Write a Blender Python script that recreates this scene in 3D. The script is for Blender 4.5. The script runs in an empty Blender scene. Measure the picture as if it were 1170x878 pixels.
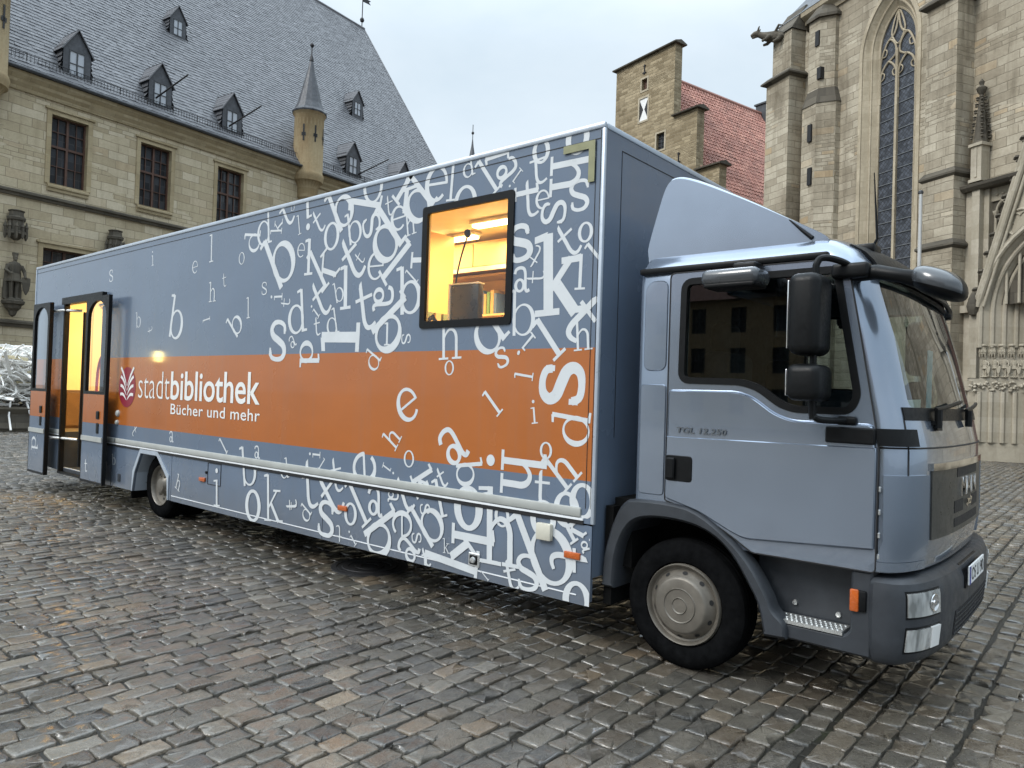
import bpy, bmesh, math, random
import numpy as np
from mathutils import Vector, Matrix
from mathutils.geometry import tessellate_polygon

random.seed(7)
rng = np.random.default_rng(7)
scene = bpy.context.scene
COL = scene.collection
PI = math.pi
R = math.radians

# ------------------------------------------------------------------ materials
class NT:
    """small node helper"""
    def __init__(self, name):
        self.m = bpy.data.materials.new(name)
        self.m.use_nodes = True
        self.t = self.m.node_tree
        for n in list(self.t.nodes):
            self.t.nodes.remove(n)
        self.out = self.n('ShaderNodeOutputMaterial')
    def n(self, typ, **kw):
        nd = self.t.nodes.new(typ)
        for k, v in kw.items():
            if k.startswith('i_'):
                nd.inputs[k[2:].replace('_', ' ')].default_value = v
            else:
                setattr(nd, k, v)
        return nd
    def l(self, a, b):
        self.t.links.new(a, b)
    def coord(self, which='Object'):
        return self.n('ShaderNodeTexCoord').outputs[which]
    def noise(self, vec, scale, detail=4, rough=.55, dist=0):
        nd = self.n('ShaderNodeTexNoise')
        nd.inputs['Scale'].default_value = scale
        nd.inputs['Detail'].default_value = detail
        nd.inputs['Roughness'].default_value = rough
        nd.inputs['Distortion'].default_value = dist
        if vec is not None:
            self.l(vec, nd.inputs['Vector'])
        return nd.outputs['Fac']
    def mapping(self, vec, scale=(1, 1, 1), loc=(0, 0, 0), rot=(0, 0, 0)):
        nd = self.n('ShaderNodeMapping')
        nd.inputs['Scale'].default_value = scale
        nd.inputs['Location'].default_value = loc
        nd.inputs['Rotation'].default_value = rot
        self.l(vec, nd.inputs['Vector'])
        return nd.outputs['Vector']
    def ramp(self, fac, stops, interp='LINEAR'):
        nd = self.n('ShaderNodeValToRGB')
        cr = nd.color_ramp
        cr.interpolation = interp
        while len(cr.elements) < len(stops):
            cr.elements.new(.5)
        for e, (p, c) in zip(cr.elements, stops):
            e.position = p
            e.color = (c, c, c, 1) if isinstance(c, (int, float)) else (*c, 1)
        self.l(fac, nd.inputs['Fac'])
        return nd.outputs['Color']
    def math(self, op, a, b=None, clamp=False):
        nd = self.n('ShaderNodeMath', operation=op, use_clamp=clamp)
        for i, x in enumerate((a, b)):
            if x is None:
                continue
            if isinstance(x, (int, float)):
                nd.inputs[i].default_value = x
            else:
                self.l(x, nd.inputs[i])
        return nd.outputs[0]
    def mix(self, fac, a, b, mode='MIX'):
        nd = self.n('ShaderNodeMix', data_type='RGBA', blend_type=mode)
        for s, x in ((nd.inputs[0], fac), (nd.inputs[6], a), (nd.inputs[7], b)):
            if isinstance(x, (int, float)):
                s.default_value = x if s == nd.inputs[0] else (x, x, x, 1)
            elif isinstance(x, tuple):
                s.default_value = (*x, 1)
            else:
                self.l(x, s)
        return nd.outputs[2]
    def bump(self, h, strength=.3, dist=.02, normal=None):
        nd = self.n('ShaderNodeBump')
        nd.inputs['Strength'].default_value = strength
        nd.inputs['Distance'].default_value = dist
        self.l(h, nd.inputs['Height'])
        if normal is not None:
            self.l(normal, nd.inputs['Normal'])
        return nd.outputs['Normal']
    def bsdf(self, col, rough=.5, metal=0., normal=None, coat=0., spec=.5, coat_rough=.05):
        b = self.n('ShaderNodeBsdfPrincipled')
        for k, x in (('Base Color', col), ('Roughness', rough), ('Metallic', metal), ('Coat Weight', coat), ('Specular IOR Level', spec), ('Coat Roughness', coat_rough)):
            if isinstance(x, (int, float)):
                b.inputs[k].default_value = x
            elif isinstance(x, tuple):
                b.inputs[k].default_value = (*x, 1)
            else:
                self.l(x, b.inputs[k])
        if normal is not None:
            self.l(normal, b.inputs['Normal'])
        self.l(b.outputs[0], self.out.inputs[0])
        return b

def simple(name, col, rough=.5, metal=0., var=.12, scale=6., bump=0., bscale=60., coat=0., rvar=.1, spec=.5):
    t = NT(name)
    c = t.coord()
    n = t.noise(c, scale, 5, .6)
    lo = tuple(x*(1-var) for x in col); hi = tuple(min(1, x*(1+var)) for x in col)
    cc = t.ramp(n, [(.3, lo), (.7, hi)])
    n2 = t.noise(c, scale*2.3, 4, .6)
    rr = t.ramp(n2, [(.3, max(.02, rough-rvar)), (.7, min(1, rough+rvar))])
    nm = t.bump(t.noise(c, bscale, 3, .6), bump, .01) if bump else None
    t.bsdf(cc, rr, metal, nm, coat, spec)
    return t.m

def emit(name, col, strength):
    t = NT(name)
    e = t.n('ShaderNodeEmission')
    e.inputs['Color'].default_value = (*col, 1)
    e.inputs['Strength'].default_value = strength
    t.l(e.outputs[0], t.out.inputs[0])
    return t.m

def glass(name, tint, refl=.06, rough=.02, dirt=0.0):
    """thin window glass: tinted clear pane with a sky reflecting surface"""
    t = NT(name)
    tr = t.n('ShaderNodeBsdfTransparent'); tr.inputs[0].default_value = (*tint, 1)
    gl = t.n('ShaderNodeBsdfGlossy'); gl.inputs['Color'].default_value = (.95, .97, 1, 1); gl.inputs['Roughness'].default_value = rough
    lw = t.n('ShaderNodeLayerWeight'); lw.inputs['Blend'].default_value = .5
    f = t.math('ADD', t.math('MULTIPLY', t.math('POWER', lw.outputs['Facing'], 4.), .9), refl, True)
    mx = t.n('ShaderNodeMixShader')
    t.l(f, mx.inputs[0]); t.l(tr.outputs[0], mx.inputs[1]); t.l(gl.outputs[0], mx.inputs[2])
    last = mx.outputs[0]
    if dirt:
        df = t.n('ShaderNodeBsdfDiffuse'); df.inputs[0].default_value = (.35, .38, .4, 1)
        m2 = t.n('ShaderNodeMixShader')
        c = t.coord()
        t.l(t.ramp(t.noise(c, 5, 6, .7), [(.35, 0.), (.8, dirt)]), m2.inputs[0])
        t.l(last, m2.inputs[1]); t.l(df.outputs[0], m2.inputs[2]); last = m2.outputs[0]
    t.l(last, t.out.inputs[0])
    return t.m

def masonry(name, stops, mortar, bw, bh, stain=(.45, .75), stain_col=(.5, .47, .42), stain_amt=.55, bumps=.5, streak=.35, rough=.85, msize=.012):
    """coursed ashlar / rubble from UVs in metres, with weathering"""
    t = NT(name)
    uv = t.coord('UV'); ob = t.coord('Object')
    wob = t.noise(uv, 1.3, 3, .6)
    wv = t.n('ShaderNodeVectorMath', operation='MULTIPLY_ADD')
    cmb = t.n('ShaderNodeCombineXYZ'); t.l(wob, cmb.inputs[0]); t.l(t.noise(t.mapping(uv, loc=(5, 3, 0)), 1.1, 3), cmb.inputs[1])
    t.l(cmb.outputs[0], wv.inputs[0]); wv.inputs[1].default_value = (.05, .07, 0); t.l(uv, wv.inputs[2])
    vec = wv.outputs[0]
    def brick(w, h, off):
        b = t.n('ShaderNodeTexBrick', offset=.5, offset_frequency=2, squash=1.35, squash_frequency=3)
        b.inputs['Color1'].default_value = (0, 0, 0, 1); b.inputs['Color2'].default_value = (1, 1, 1, 1); b.inputs['Mortar'].default_value = (.5, .5, .5, 1)
        b.inputs['Scale'].default_value = 1; b.inputs['Brick Width'].default_value = w; b.inputs['Row Height'].default_value = h
        b.inputs['Mortar Size'].default_value = msize; b.inputs['Mortar Smooth'].default_value = .6; b.inputs['Bias'].default_value = 0
        t.l(t.mapping(vec, loc=(off, off*.7, 0)), b.inputs['Vector'])
        return b
    b1 = brick(bw, bh, 0); b2 = brick(bw*.62, bh*.5, .37)
    # patches of smaller stones: whole courses
    sel = t.ramp(t.noise(t.mapping(uv, scale=(.12, .55, 1)), 1., 2), [(.56, 0.), (.57, 1.)], 'CONSTANT')
    val = t.mix(sel, b1.outputs['Color'], b2.outputs['Color'])
    fac = t.mix(sel, b1.outputs['Fac'], b2.outputs['Fac'])
    base = t.ramp(val, stops)
    fine = t.noise(ob, 9, 6, .7)
    base = t.mix(t.math('MULTIPLY', t.ramp(fine, [(.35, 0.), (.7, 1.)]), .42), base, t.mix(.5, base, (.12, .1, .07)), 'MIX')
    blot = t.noise(ob, .45, 6, .68, .3)
    base = t.mix(t.math('MULTIPLY', t.ramp(blot, [(stain[0], 0.), (stain[1], 1.)]), stain_amt), base, t.mix(1., base, stain_col, 'MULTIPLY'))
    st = t.noise(t.mapping(ob, scale=(1.6, 1.6, .12)), 1.4, 5, .65)
    base = t.mix(t.math('MULTIPLY', t.ramp(st, [(.5, 0.), (.72, 1.)]), streak), base, t.mix(1., base, stain_col, 'MULTIPLY'))
    base = t.mix(t.math('MULTIPLY', fac, .75), base, mortar)
    h = t.math('ADD', t.math('MULTIPLY', fac, -1.), t.math('MULTIPLY', t.noise(ob, 14, 6, .7), .55))
    h = t.math('ADD', h, t.math('MULTIPLY', t.ramp(val, [(0, 0.), (1, 1.)]), .35))
    t.bsdf(base, rough, 0, t.bump(h, bumps, .03), spec=.25)
    return t.m

# ------------------------------------------------------------------ mesh builder
class MB:
    def __init__(s):
        s.v = []; s.f = []; s.m = []
    def add(s, verts, faces, mi=0):
        o = len(s.v)
        s.v.extend([tuple(map(float, p)) for p in verts])
        for f in faces:
            s.f.append(tuple(i+o for i in f)); s.m.append(mi)
        return s
    def box(s, x0, x1, y0, y1, z0, z1, mi=0):
        v = [(x, y, z) for x in (x0, x1) for y in (y0, y1) for z in (z0, z1)]
        return s.add(v, [(0, 1, 3, 2), (4, 6, 7, 5), (0, 4, 5, 1), (2, 3, 7, 6), (0, 2, 6, 4), (1, 5, 7, 3)], mi)
    def rbox(s, x0, x1, y0, y1, z0, z1, r=.02, seg=2, mi=0, mat=None):
        bm = bmesh.new()
        bmesh.ops.create_cube(bm, size=1)
        for v in bm.verts:
            v.co = Vector(((x0+x1)/2+v.co.x*(x1-x0), (y0+y1)/2+v.co.y*(y1-y0), (z0+z1)/2+v.co.z*(z1-z0)))
        bmesh.ops.bevel(bm, geom=bm.edges[:], offset=r, segments=seg, profile=.5, affect='EDGES')
        if mat is not None:
            bm.transform(mat)
        bm.verts.index_update()
        s.add([v.co[:] for v in bm.verts], [[v.index for v in f.verts] for f in bm.faces], mi)
        bm.free(); return s
    def prism(s, poly, axis, a, b, mi=0, holes=(), ends=(True, True)):
        """polygon (2d) extruded along axis; 2d axes are the two others in x,y,z order"""
        def P(p, d):
            return {'x': (d, p[0], p[1]), 'y': (p[0], d, p[1]), 'z': (p[0], p[1], d)}[axis]
        loops = [list(poly)]+[list(h) for h in holes]
        flat = [p for lp in loops for p in lp]
        n = len(flat)
        vs = [P(p, a) for p in flat]+[P(p, b) for p in flat]
        fs = []
        if len(loops) == 1:
            k = len(loops[0]); caps = [tuple(range(k))]
            # concave outlines are cut into triangles
            caps = [tuple(t) for t in tessellate_polygon([[Vector((p[0], p[1], 0)) for p in loops[0]]])] if not convex(loops[0]) else caps
        else:
            caps = [tuple(t) for t in tessellate_polygon([[Vector((p[0], p[1], 0)) for p in lp] for lp in loops])]
        for c in caps:
            if ends[0]: fs.append(c)
            if ends[1]: fs.append(tuple(i+n for i in reversed(c)))
        o = 0
        for lp in loops:
            k = len(lp)
            for i in range(k):
                j = (i+1) % k
                fs.append((o+i, o+j, n+o+j, n+o+i))
            o += k
        return s.add(vs, fs, mi)
    def tube(s, path, r, n=8, mi=0, closed=False, caps=True):
        pts = [Vector(p) for p in path]; k = len(pts)
        rs = r if isinstance(r, (list, tuple)) else [r]*k
        vs = []; up = None
        for i, p in enumerate(pts):
            if closed: d = pts[(i+1) % k]-pts[i-1]
            else: d = pts[min(i+1, k-1)]-pts[max(i-1, 0)]
            d = d.normalized() if d.length > 1e-9 else Vector((0, 0, 1))
            if up is None:
                up = Vector((0, 0, 1)) if abs(d.z) < .9 else Vector((1, 0, 0))
            a = d.cross(up)
            if a.length < 1e-6: a = d.orthogonal()
            a.normalize(); b = a.cross(d); up = b
            for j in range(n):
                t = 2*PI*j/n
                vs.append(p+(a*math.cos(t)+b*math.sin(t))*rs[i])
        fs = []
        for i in range(k if closed else k-1):
            i2 = (i+1) % k
            for j in range(n):
                j2 = (j+1) % n
                fs.append((i*n+j, i*n+j2, i2*n+j2, i2*n+j))
        if caps and not closed:
            fs.append(tuple(range(n))); fs.append(tuple(reversed(range((k-1)*n, k*n))))
        return s.add(vs, fs, mi)
    def lathe(s, prof, n=32, o=(0, 0, 0), axis='z', mi=0, caps=False):
        vs = []
        for r, h in prof:
            for j in range(n):
                t = 2*PI*j/n; c, q = r*math.cos(t), r*math.sin(t)
                p = {'z': (c, q, h), 'y': (c, h, q), 'x': (h, c, q)}[axis]
                vs.append((p[0]+o[0], p[1]+o[1], p[2]+o[2]))
        fs = []
        for i in range(len(prof)-1):
            for j in range(n):
                j2 = (j+1) % n
                fs.append((i*n+j, i*n+j2, (i+1)*n+j2, (i+1)*n+j))
        if caps:
            fs.append(tuple(range(n))); k = len(prof)-1; fs.append(tuple(reversed(range(k*n, k*n+n))))
        return s.add(vs, fs, mi)
    def loft(s, rings, mi=0, closed=True, caps=(True, True)):
        n = len(rings[0]); vs = [p for r in rings for p in r]; fs = []
        for i in range(len(rings)-1):
            for j in range(n if closed else n-1):
                j2 = (j+1) % n
                fs.append((i*n+j, i*n+j2, (i+1)*n+j2, (i+1)*n+j))
        if caps[0]: fs.append(tuple(reversed(range(n))))
        if caps[1]: fs.append(tuple(range((len(rings)-1)*n, len(rings)*n)))
        return s.add(vs, fs, mi)
    def build(s, name, mats, parent=None, loc=(0, 0, 0), rot=None, angle=32, uv=True, smooth=True, recalc=True, scale=None):
        me = bpy.data.meshes.new(name)
        me.from_pydata(s.v, [], s.f)
        if not isinstance(mats, (list, tuple)): mats = [mats]
        for m in mats: me.materials.append(m)
        me.polygons.foreach_set('material_index', s.m)
        if recalc:
            bm = bmesh.new(); bm.from_mesh(me)
            bmesh.ops.recalc_face_normals(bm, faces=bm.faces[:])
            bm.to_mesh(me); bm.free()
        if uv: metric_uv(me)
        me.polygons.foreach_set('use_smooth', [smooth]*len(me.polygons))
        if smooth: me.set_sharp_from_angle(angle=R(angle))
        me.update()
        o = bpy.data.objects.new(name, me)
        COL.objects.link(o)
        if parent: o.parent = parent
        o.location = loc
        if rot is not None: o.rotation_euler = rot
        if scale is not None: o.scale = scale
        return o

def convex(p):
    sg = 0
    for i in range(len(p)):
        a, b, c = p[i-2], p[i-1], p[i]
        k = (b[0]-a[0])*(c[1]-b[1])-(b[1]-a[1])*(c[0]-b[0])
        if abs(k) < 1e-9: continue
        if sg and k*sg < 0: return False
        sg = k
    return True

def metric_uv(me):
    uvl = me.uv_layers.new(name='UVMap')
    n = len(me.polygons)
    if n == 0: return
    nor = np.empty(n*3); me.polygons.foreach_get('normal', nor); nor = nor.reshape(-1, 3)
    co = np.empty(len(me.vertices)*3); me.vertices.foreach_get('co', co); co = co.reshape(-1, 3)
    vi = np.empty(len(me.loops), dtype=np.int64); me.loops.foreach_get('vertex_index', vi)
    tot = np.empty(n, dtype=np.int64); me.polygons.foreach_get('loop_total', tot)
    pi = np.repeat(np.arange(n), tot)
    t = np.stack([-nor[:, 1], nor[:, 0], np.zeros(n)], 1)
    ln = np.linalg.norm(t, axis=1)
    t[ln < .05] = (1, 0, 0); t /= np.linalg.norm(t, axis=1)[:, None]
    b = np.cross(nor, t)
    P = co[vi]
    uv = np.stack([(P*t[pi]).sum(1), (P*b[pi]).sum(1)], 1)
    uvl.data.foreach_set('uv', uv.ravel())

def thing(name, label, cat, loc=(0, 0, 0), rotz=0., group=None):
    o = bpy.data.objects.new(name, None); COL.objects.link(o)
    o.location = loc; o.rotation_euler = (0, 0, rotz); o.empty_display_size = .2
    return tag(o, label, cat, group)
def tag(o, label, cat, group=None, kind=None):
    o['label'] = label; o['category'] = cat
    if group: o['group'] = group
    if kind: o['kind'] = kind
    return o
def struct(o):
    o['kind'] = 'structure'; return o
def copy_tree(o, parent=None):
    c = o.copy(); COL.objects.link(c)
    if parent: c.parent = parent
    for ch in list(o.children): copy_tree(ch, c)
    return c
def cr(pts, n=6, closed=False):
    """Catmull-Rom through points of any dimension"""
    P = [np.array(p, float) for p in pts]; k = len(P); out = []
    for i in range(k if closed else k-1):
        if closed: a, b, c, d = P[i-1], P[i], P[(i+1) % k], P[(i+2) % k]
        else: a, b, c, d = P[max(i-1, 0)], P[i], P[i+1], P[min(i+2, k-1)]
        for j in range(n):
            t = j/n
            out.append(.5*((2*b)+(-a+c)*t+(2*a-5*b+4*c-d)*t*t+(-a+3*b-3*c+d)*t**3))
    if not closed: out.append(P[-1])
    return [tuple(p) for p in out]
def roundpoly(pts, r, n=5):
    """round the corners of a 2d polygon; r is one radius or one per corner"""
    out = []; k = len(pts)
    for i in range(k):
        p = np.array(pts[i], float); a = np.array(pts[i-1], float); b = np.array(pts[(i+1) % k], float)
        rr = r[i] if isinstance(r, (list, tuple)) else r
        da = a-p; db = b-p; la = np.linalg.norm(da); lb = np.linalg.norm(db)
        q = min(rr, la*.45, lb*.45)
        A = p+da/la*q; B = p+db/lb*q
        for j in range(n+1):
            t = j/n
            out.append(tuple((1-t)**2*A+2*t*(1-t)*p+t*t*B))
    return out
def offset_poly(p, d):
    """grow (d>0) a polygon outwards"""
    k = len(p); area = sum(p[i-1][0]*p[i][1]-p[i][0]*p[i-1][1] for i in range(k))
    sg = 1 if area > 0 else -1; out = []
    for i in range(k):
        a = np.array(p[i-1], float); b = np.array(p[i], float); c = np.array(p[(i+1) % k], float)
        e = c-a; L = np.linalg.norm(e)
        nrm = np.array([e[1], -e[0]])/max(L, 1e-9)*sg
        out.append(tuple(b+nrm*d))
    return out
def text_mesh(body, bold=0., space=1., shear=0.):
    """outline of built-in lettering as (verts, faces) fitted to a unit box later"""
    cu = bpy.data.curves.new('lettering_curve', 'FONT'); cu.body = body; cu.size = 1; cu.offset = bold; cu.space_character = space; cu.shear = shear
    cu.resolution_u = 4
    ob = bpy.data.objects.new('lettering_curve', cu); COL.objects.link(ob)
    dg = bpy.context.evaluated_depsgraph_get()
    me = ob.evaluated_get(dg).to_mesh()
    v = [tuple(x.co) for x in me.vertices]; f = [tuple(p.vertices) for p in me.polygons]
    ob.evaluated_get(dg).to_mesh_clear()
    bpy.data.objects.remove(ob); bpy.data.curves.remove(cu)
    return np.array(v), f
def put_text(mb, body, org, ux, uy, w=None, h=None, bold=0., mi=0, space=1., thick=0., shear=0.):
    """lettering with its lower left at org; w and h are the inked size in metres"""
    v, f = text_mesh(body, bold, space, shear)
    lo = v.min(0); hi = v.max(0); s = hi-lo
    sx = w/s[0] if w else h/s[1]
    sy = h/s[1] if h else sx
    O = np.array(org, float); X = np.array(ux, float); Y = np.array(uy, float)
    P = [tuple(O+X*(p[0]-lo[0])*sx+Y*(p[1]-lo[1])*sy) for p in v]
    mb.add(P, f, mi)
    if thick:
        N = np.cross(X, Y)*thick
        n = len(P); cnt = {}
        for q in f:
            for i in range(len(q)):
                e = (q[i], q[(i+1) % len(q)]); cnt[e] = 1
        side = [e for e in cnt if (e[1], e[0]) not in cnt]
        mb.add([tuple(np.array(p)+N*s_) for s_ in (0, -1) for p in P], [(b, a, a+n, b+n) for a, b in side], mi)
def boolean(obj, cutters, op='DIFFERENCE'):
    for c in cutters:
        m = obj.modifiers.new('cut', 'BOOLEAN'); m.operation = op; m.object = c; m.solver = 'EXACT'
    dg = bpy.context.evaluated_depsgraph_get()
    me = bpy.data.meshes.new_from_object(obj.evaluated_get(dg))
    obj.modifiers.clear()
    old = obj.data; obj.data = me; bpy.data.meshes.remove(old)
    for c in cutters:
        d = c.data; bpy.data.objects.remove(c); bpy.data.meshes.remove(d)
    while me.uv_layers: me.uv_layers.remove(me.uv_layers[0])
    metric_uv(me)
    me.polygons.foreach_set('use_smooth', [True]*len(me.polygons)); me.set_sharp_from_angle(angle=R(30))
    return obj

# ================================================================== TRUCK MATERIALS
def panel_paint(name, col, rough=.26):
    """large painted panel: faint grime, drip streaks, soft waviness"""
    t = NT(name); c = t.coord()
    n = t.noise(t.mapping(c, scale=(.5, .5, .9)), 2.2, 6, .65)
    st = t.noise(t.mapping(c, scale=(9, 9, .35)), 1.0, 4, .6)
    cc = t.ramp(n, [(.25, tuple(x*.9 for x in col)), (.75, tuple(x*1.07 for x in col))])
    grime = t.math('MULTIPLY', t.ramp(st, [(.48, 0.), (.8, 1.)]), .28)
    cc = t.mix(grime, cc, t.mix(.5, cc, (.17, .16, .14)))
    sp = t.n('ShaderNodeSeparateXYZ'); t.l(c, sp.inputs[0])
    lo = t.ramp(t.math('ADD', sp.outputs[2], t.math('MULTIPLY', t.noise(t.mapping(c, scale=(2.5, 2.5, 1.2)), 2.0, 6, .7), .45)), [(.50, 1.), (.92, 0.)])
    cc = t.mix(t.math('MULTIPLY', lo, .38), cc, (.115, .105, .09))
    rr = t.ramp(t.noise(c, 1.2, 4, .6), [(.3, rough-.01), (.75, rough+.03)])
    nm = None
    t.bsdf(cc, rr, 0, nm, .4, .4, .05)
    return t.m
m_blue = panel_paint('bookmobile_blue', (.110, .146, .203))
m_orange = panel_paint('bookmobile_orange', (.365, .106, .017))
m_lining = simple('cream_lining', (.76, .66, .42), .5, 0, .06, 3)
def metallic(name, col, rough=.3):
    t = NT(name); c = t.coord()
    fl = t.noise(c, 900, 1, .5)
    n = t.noise(c, 2.5, 6, .65)
    cc = t.ramp(n, [(.3, tuple(x*.93 for x in col)), (.7, tuple(x*1.05 for x in col))])
    rr = t.ramp(t.noise(c, 1.5, 4, .6), [(.3, rough-.02), (.75, rough+.05)])
    t.bsdf(cc, rr, .75, None, 1., .5, .03)
    return t.m
m_cab = metallic('cab_silver_blue', (.265, .315, .392), .20)
m_vinyl = simple('white_vinyl', (.55, .575, .59), .35, 0, .05, 5, coat=.2)
m_vinyl2 = simple('logo_white', (.70, .70, .68), .35, 0, .04, 5)
m_logo_red = simple('logo_maroon', (.22, .012, .03), .35, 0, .06, 4)
m_trim = simple('edge_profile_grey', (.42, .47, .53), .35, .3, .08, 6)
m_rail = simple('rubbing_strip_grey', (.36, .37, .35), .5, .1, .1, 4)
m_white_line = simple('white_line', (.7, .72, .74), .4, 0, .06, 8)
m_black = simple('black_plastic', (.0045, .005, .0055), .42, 0, .2, 20, .08, 240, spec=.2)
m_seam = simple('black_seal', (.008, .008, .009), .6, 0, .1, 20)
m_dark = simple('dark_grey_plastic', (.031, .035, .041), .42, 0, .2, 7, .15, 300, spec=.4)
m_chassis = simple('chassis_black', (.006, .006, .006), .85, 0, .3, 6, spec=.1)
m_tape = simple('olive_tape', (.22, .22, .12), .6, 0, .12, 12)
m_amber = simple('amber_lens', (.42, .085, .01), .25, 0, .15, 30, coat=.5)
m_tyre = simple('tyre_rubber', (.006, .0062, .0066), .9, 0, .35, 14, .2, 120, spec=.0)
m_hub = simple('hub_paint', (.15, .135, .113), .42, .4, .18, 9, .08, 80)
m_hubdark = simple('hub_holes', (.01, .01, .01), .8)
m_steel = simple('alu_tread', (.62, .63, .62), .32, .85, .12, 20)
m_chrome = simple('chrome', (.78, .78, .78), .1, 1., .04, 10, rvar=.04)
m_grille = simple('grille_gunmetal', (.085, .083, .075), .35, .45, .15, 10)
m_badge = simple('badge_grey', (.10, .11, .12), .35, .3, .05, 10)
m_plate = simple('plate_white', (.78, .79, .78), .4, 0, .04, 8)
m_red = simple('red_grab_rail', (.5, .02, .02), .35)
m_beige = simple('beige_box', (.52, .5, .42), .5, 0, .08, 8)
m_cabglass = glass('cab_side_glass', (.42, .47, .47), .05, .01)
m_windscreen = glass('windscreen_glass', (.50, .59, .545), .055, .01, .03)
m_boxglass = glass('window_glass', (.93, .93, .90), .045, .015)
m_doorglass = glass('door_glass', (.85, .87, .86), .05, .015)
m_seat = simple('seat_fabric', (.025, .027, .03), .9, 0, .3, 15)
m_dash = simple('dashboard', (.03, .031, .032), .7, 0, .2, 10)
def lens_mat():
    t = NT('headlamp_lens'); c = t.coord()
    w = t.n('ShaderNodeTexVoronoi'); w.inputs['Scale'].default_value = 38; t.l(c, w.inputs['Vector'])
    n = t.noise(t.mapping(c, scale=(1, 1.6, .5)), 13, 2, .5)
    cc = t.ramp(n, [(.35, (.26, .27, .265)), (.65, (.66, .68, .67))])
    t.bsdf(cc, .16, .5, t.bump(w.outputs['Distance'], .08, .006), 1., .6, .03)
    return t.m
m_lens = lens_mat()

# ================================================================== TRUCK
BX0, BX1, BZ0, BZ1 = -11.54, -.58, .83, 3.49
OR0, OR1 = 1.112, 2.0
truck = thing('library_truck', 'blue and orange mobile library truck covered in white scattered letters with a silver blue cab', 'truck')

# ---- box body -------------------------------------------------------------
WIN = (-2.275, -1.383, 2.222, 3.128)
DOOR = (-10.15, -8.70, .30, 2.84)
def side_wall(mb, y0, y1):
    xs = sorted({BX0, BX1, WIN[0], WIN[1], DOOR[0], DOOR[1]})
    zs = sorted({BZ0, BZ1, OR0, OR1, WIN[2], WIN[3], DOOR[3]})
    def hole(x, z):
        return (WIN[0] < x < WIN[1] and WIN[2] < z < WIN[3]) or (DOOR[0] < x < DOOR[1] and z < DOOR[3])
    for i in range(len(xs)-1):
        for j in range(len(zs)-1):
            a, b, c, d = xs[i], xs[i+1], zs[j], zs[j+1]
            if hole((a+b)/2, (c+d)/2): continue
            mi = 1 if OR0 <= (c+d)/2 <= OR1 else 0
            mb.add([(a, y0, c), (b, y0, c), (b, y0, d), (a, y0, d)], [(0, 1, 2, 3)], mi)
            mb.add([(a, y1, c), (b, y1, c), (b, y1, d), (a, y1, d)], [(3, 2, 1, 0)], 2)
    for (a, b, c, d) in (WIN,):
        mb.add([(a, .0125, c), (b, .0125, c), (b, .0125, d), (a, .0125, d), (a, y1, c), (b, y1, c), (b, y1, d), (a, y1, d)],
               [(1, 2, 6, 5), (2, 3, 7, 6), (3, 0, 4, 7), (0, 1, 5, 4)], 2)
    for (a, b, c, d) in ((DOOR[0], DOOR[1], BZ0, DOOR[3]),):
        mb.add([(a, y0, c), (b, y0, c), (b, y0, d), (a, y0, d), (a, y1, c), (b, y1, c), (b, y1, d), (a, y1, d)],
               [(1, 2, 6, 5), (2, 3, 7, 6), (3, 0, 4, 7)]+([(0, 1, 5, 4)] if c > BZ0 else []), 3)
mb = MB()
side_wall(mb, 0, .045)
def quad(a, b, c, d, mi): mb.add([a, b, c, d], [(0, 1, 2, 3)], mi)
W = 2.5
for z0, z1, mi in ((BZ0, OR0, 0), (OR0, OR1, 1), (OR1, BZ1, 0)):
    quad((BX0, W, z0), (BX1, W, z0), (BX1, W, z1), (BX0, W, z1), mi)
    quad((BX0, 0, z0), (BX0, W, z0), (BX0, W, z1), (BX0, 0, z1), mi)
quad((BX1, 0, BZ0-.35), (BX1, W, BZ0-.35), (BX1, W, BZ1), (BX1, 0, BZ1), 0)
quad((BX0, 0, BZ1), (BX1, 0, BZ1), (BX1, W, BZ1), (BX0, W, BZ1), 0)
quad((BX0, .0, BZ0), (DOOR[0], .0, BZ0), (DOOR[0], W, BZ0), (BX0, W, BZ0), 3)
quad((DOOR[1], .0, BZ0), (BX1, .0, BZ0), (BX1, W, BZ0), (DOOR[1], W, BZ0), 3)
quad((DOOR[0], .95, BZ0), (DOOR[1], .95, BZ0), (DOOR[1], W, BZ0), (DOOR[0], W, BZ0), 3)
a0, a1, w1, zt, zf = BX0+.05, BX1-.05, W-.05, BZ1-.05, .9
quad((a0, w1, zf), (a1, w1, zf), (a1, w1, zt), (a0, w1, zt), 2)
quad((a0, .045, zf), (a0, w1, zf), (a0, w1, zt), (a0, .045, zt), 2)
quad((a1, .045, zf), (a1, w1, zf), (a1, w1, zt), (a1, .045, zt), 2)
quad((a0, .045, zt), (a1, .045, zt), (a1, w1, zt), (a0, w1, zt), 2)
quad((a0, .045, zf), (DOOR[0], .045, zf), (DOOR[0], w1, zf), (a0, w1, zf), 4)
quad((DOOR[1], .045, zf), (a1, .045, zf), (a1, w1, zf), (DOOR[1], w1, zf), 4)
quad((DOOR[0], .95, zf), (DOOR[1], .95, zf), (DOOR[1], w1, zf), (DOOR[0], w1, zf), 4)
m_floor = simple('floor_vinyl', (.12, .1, .08), .5)
body = mb.build('box_body', [m_blue, m_orange, m_lining, m_black, m_floor], truck, recalc=False, smooth=False)

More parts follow.
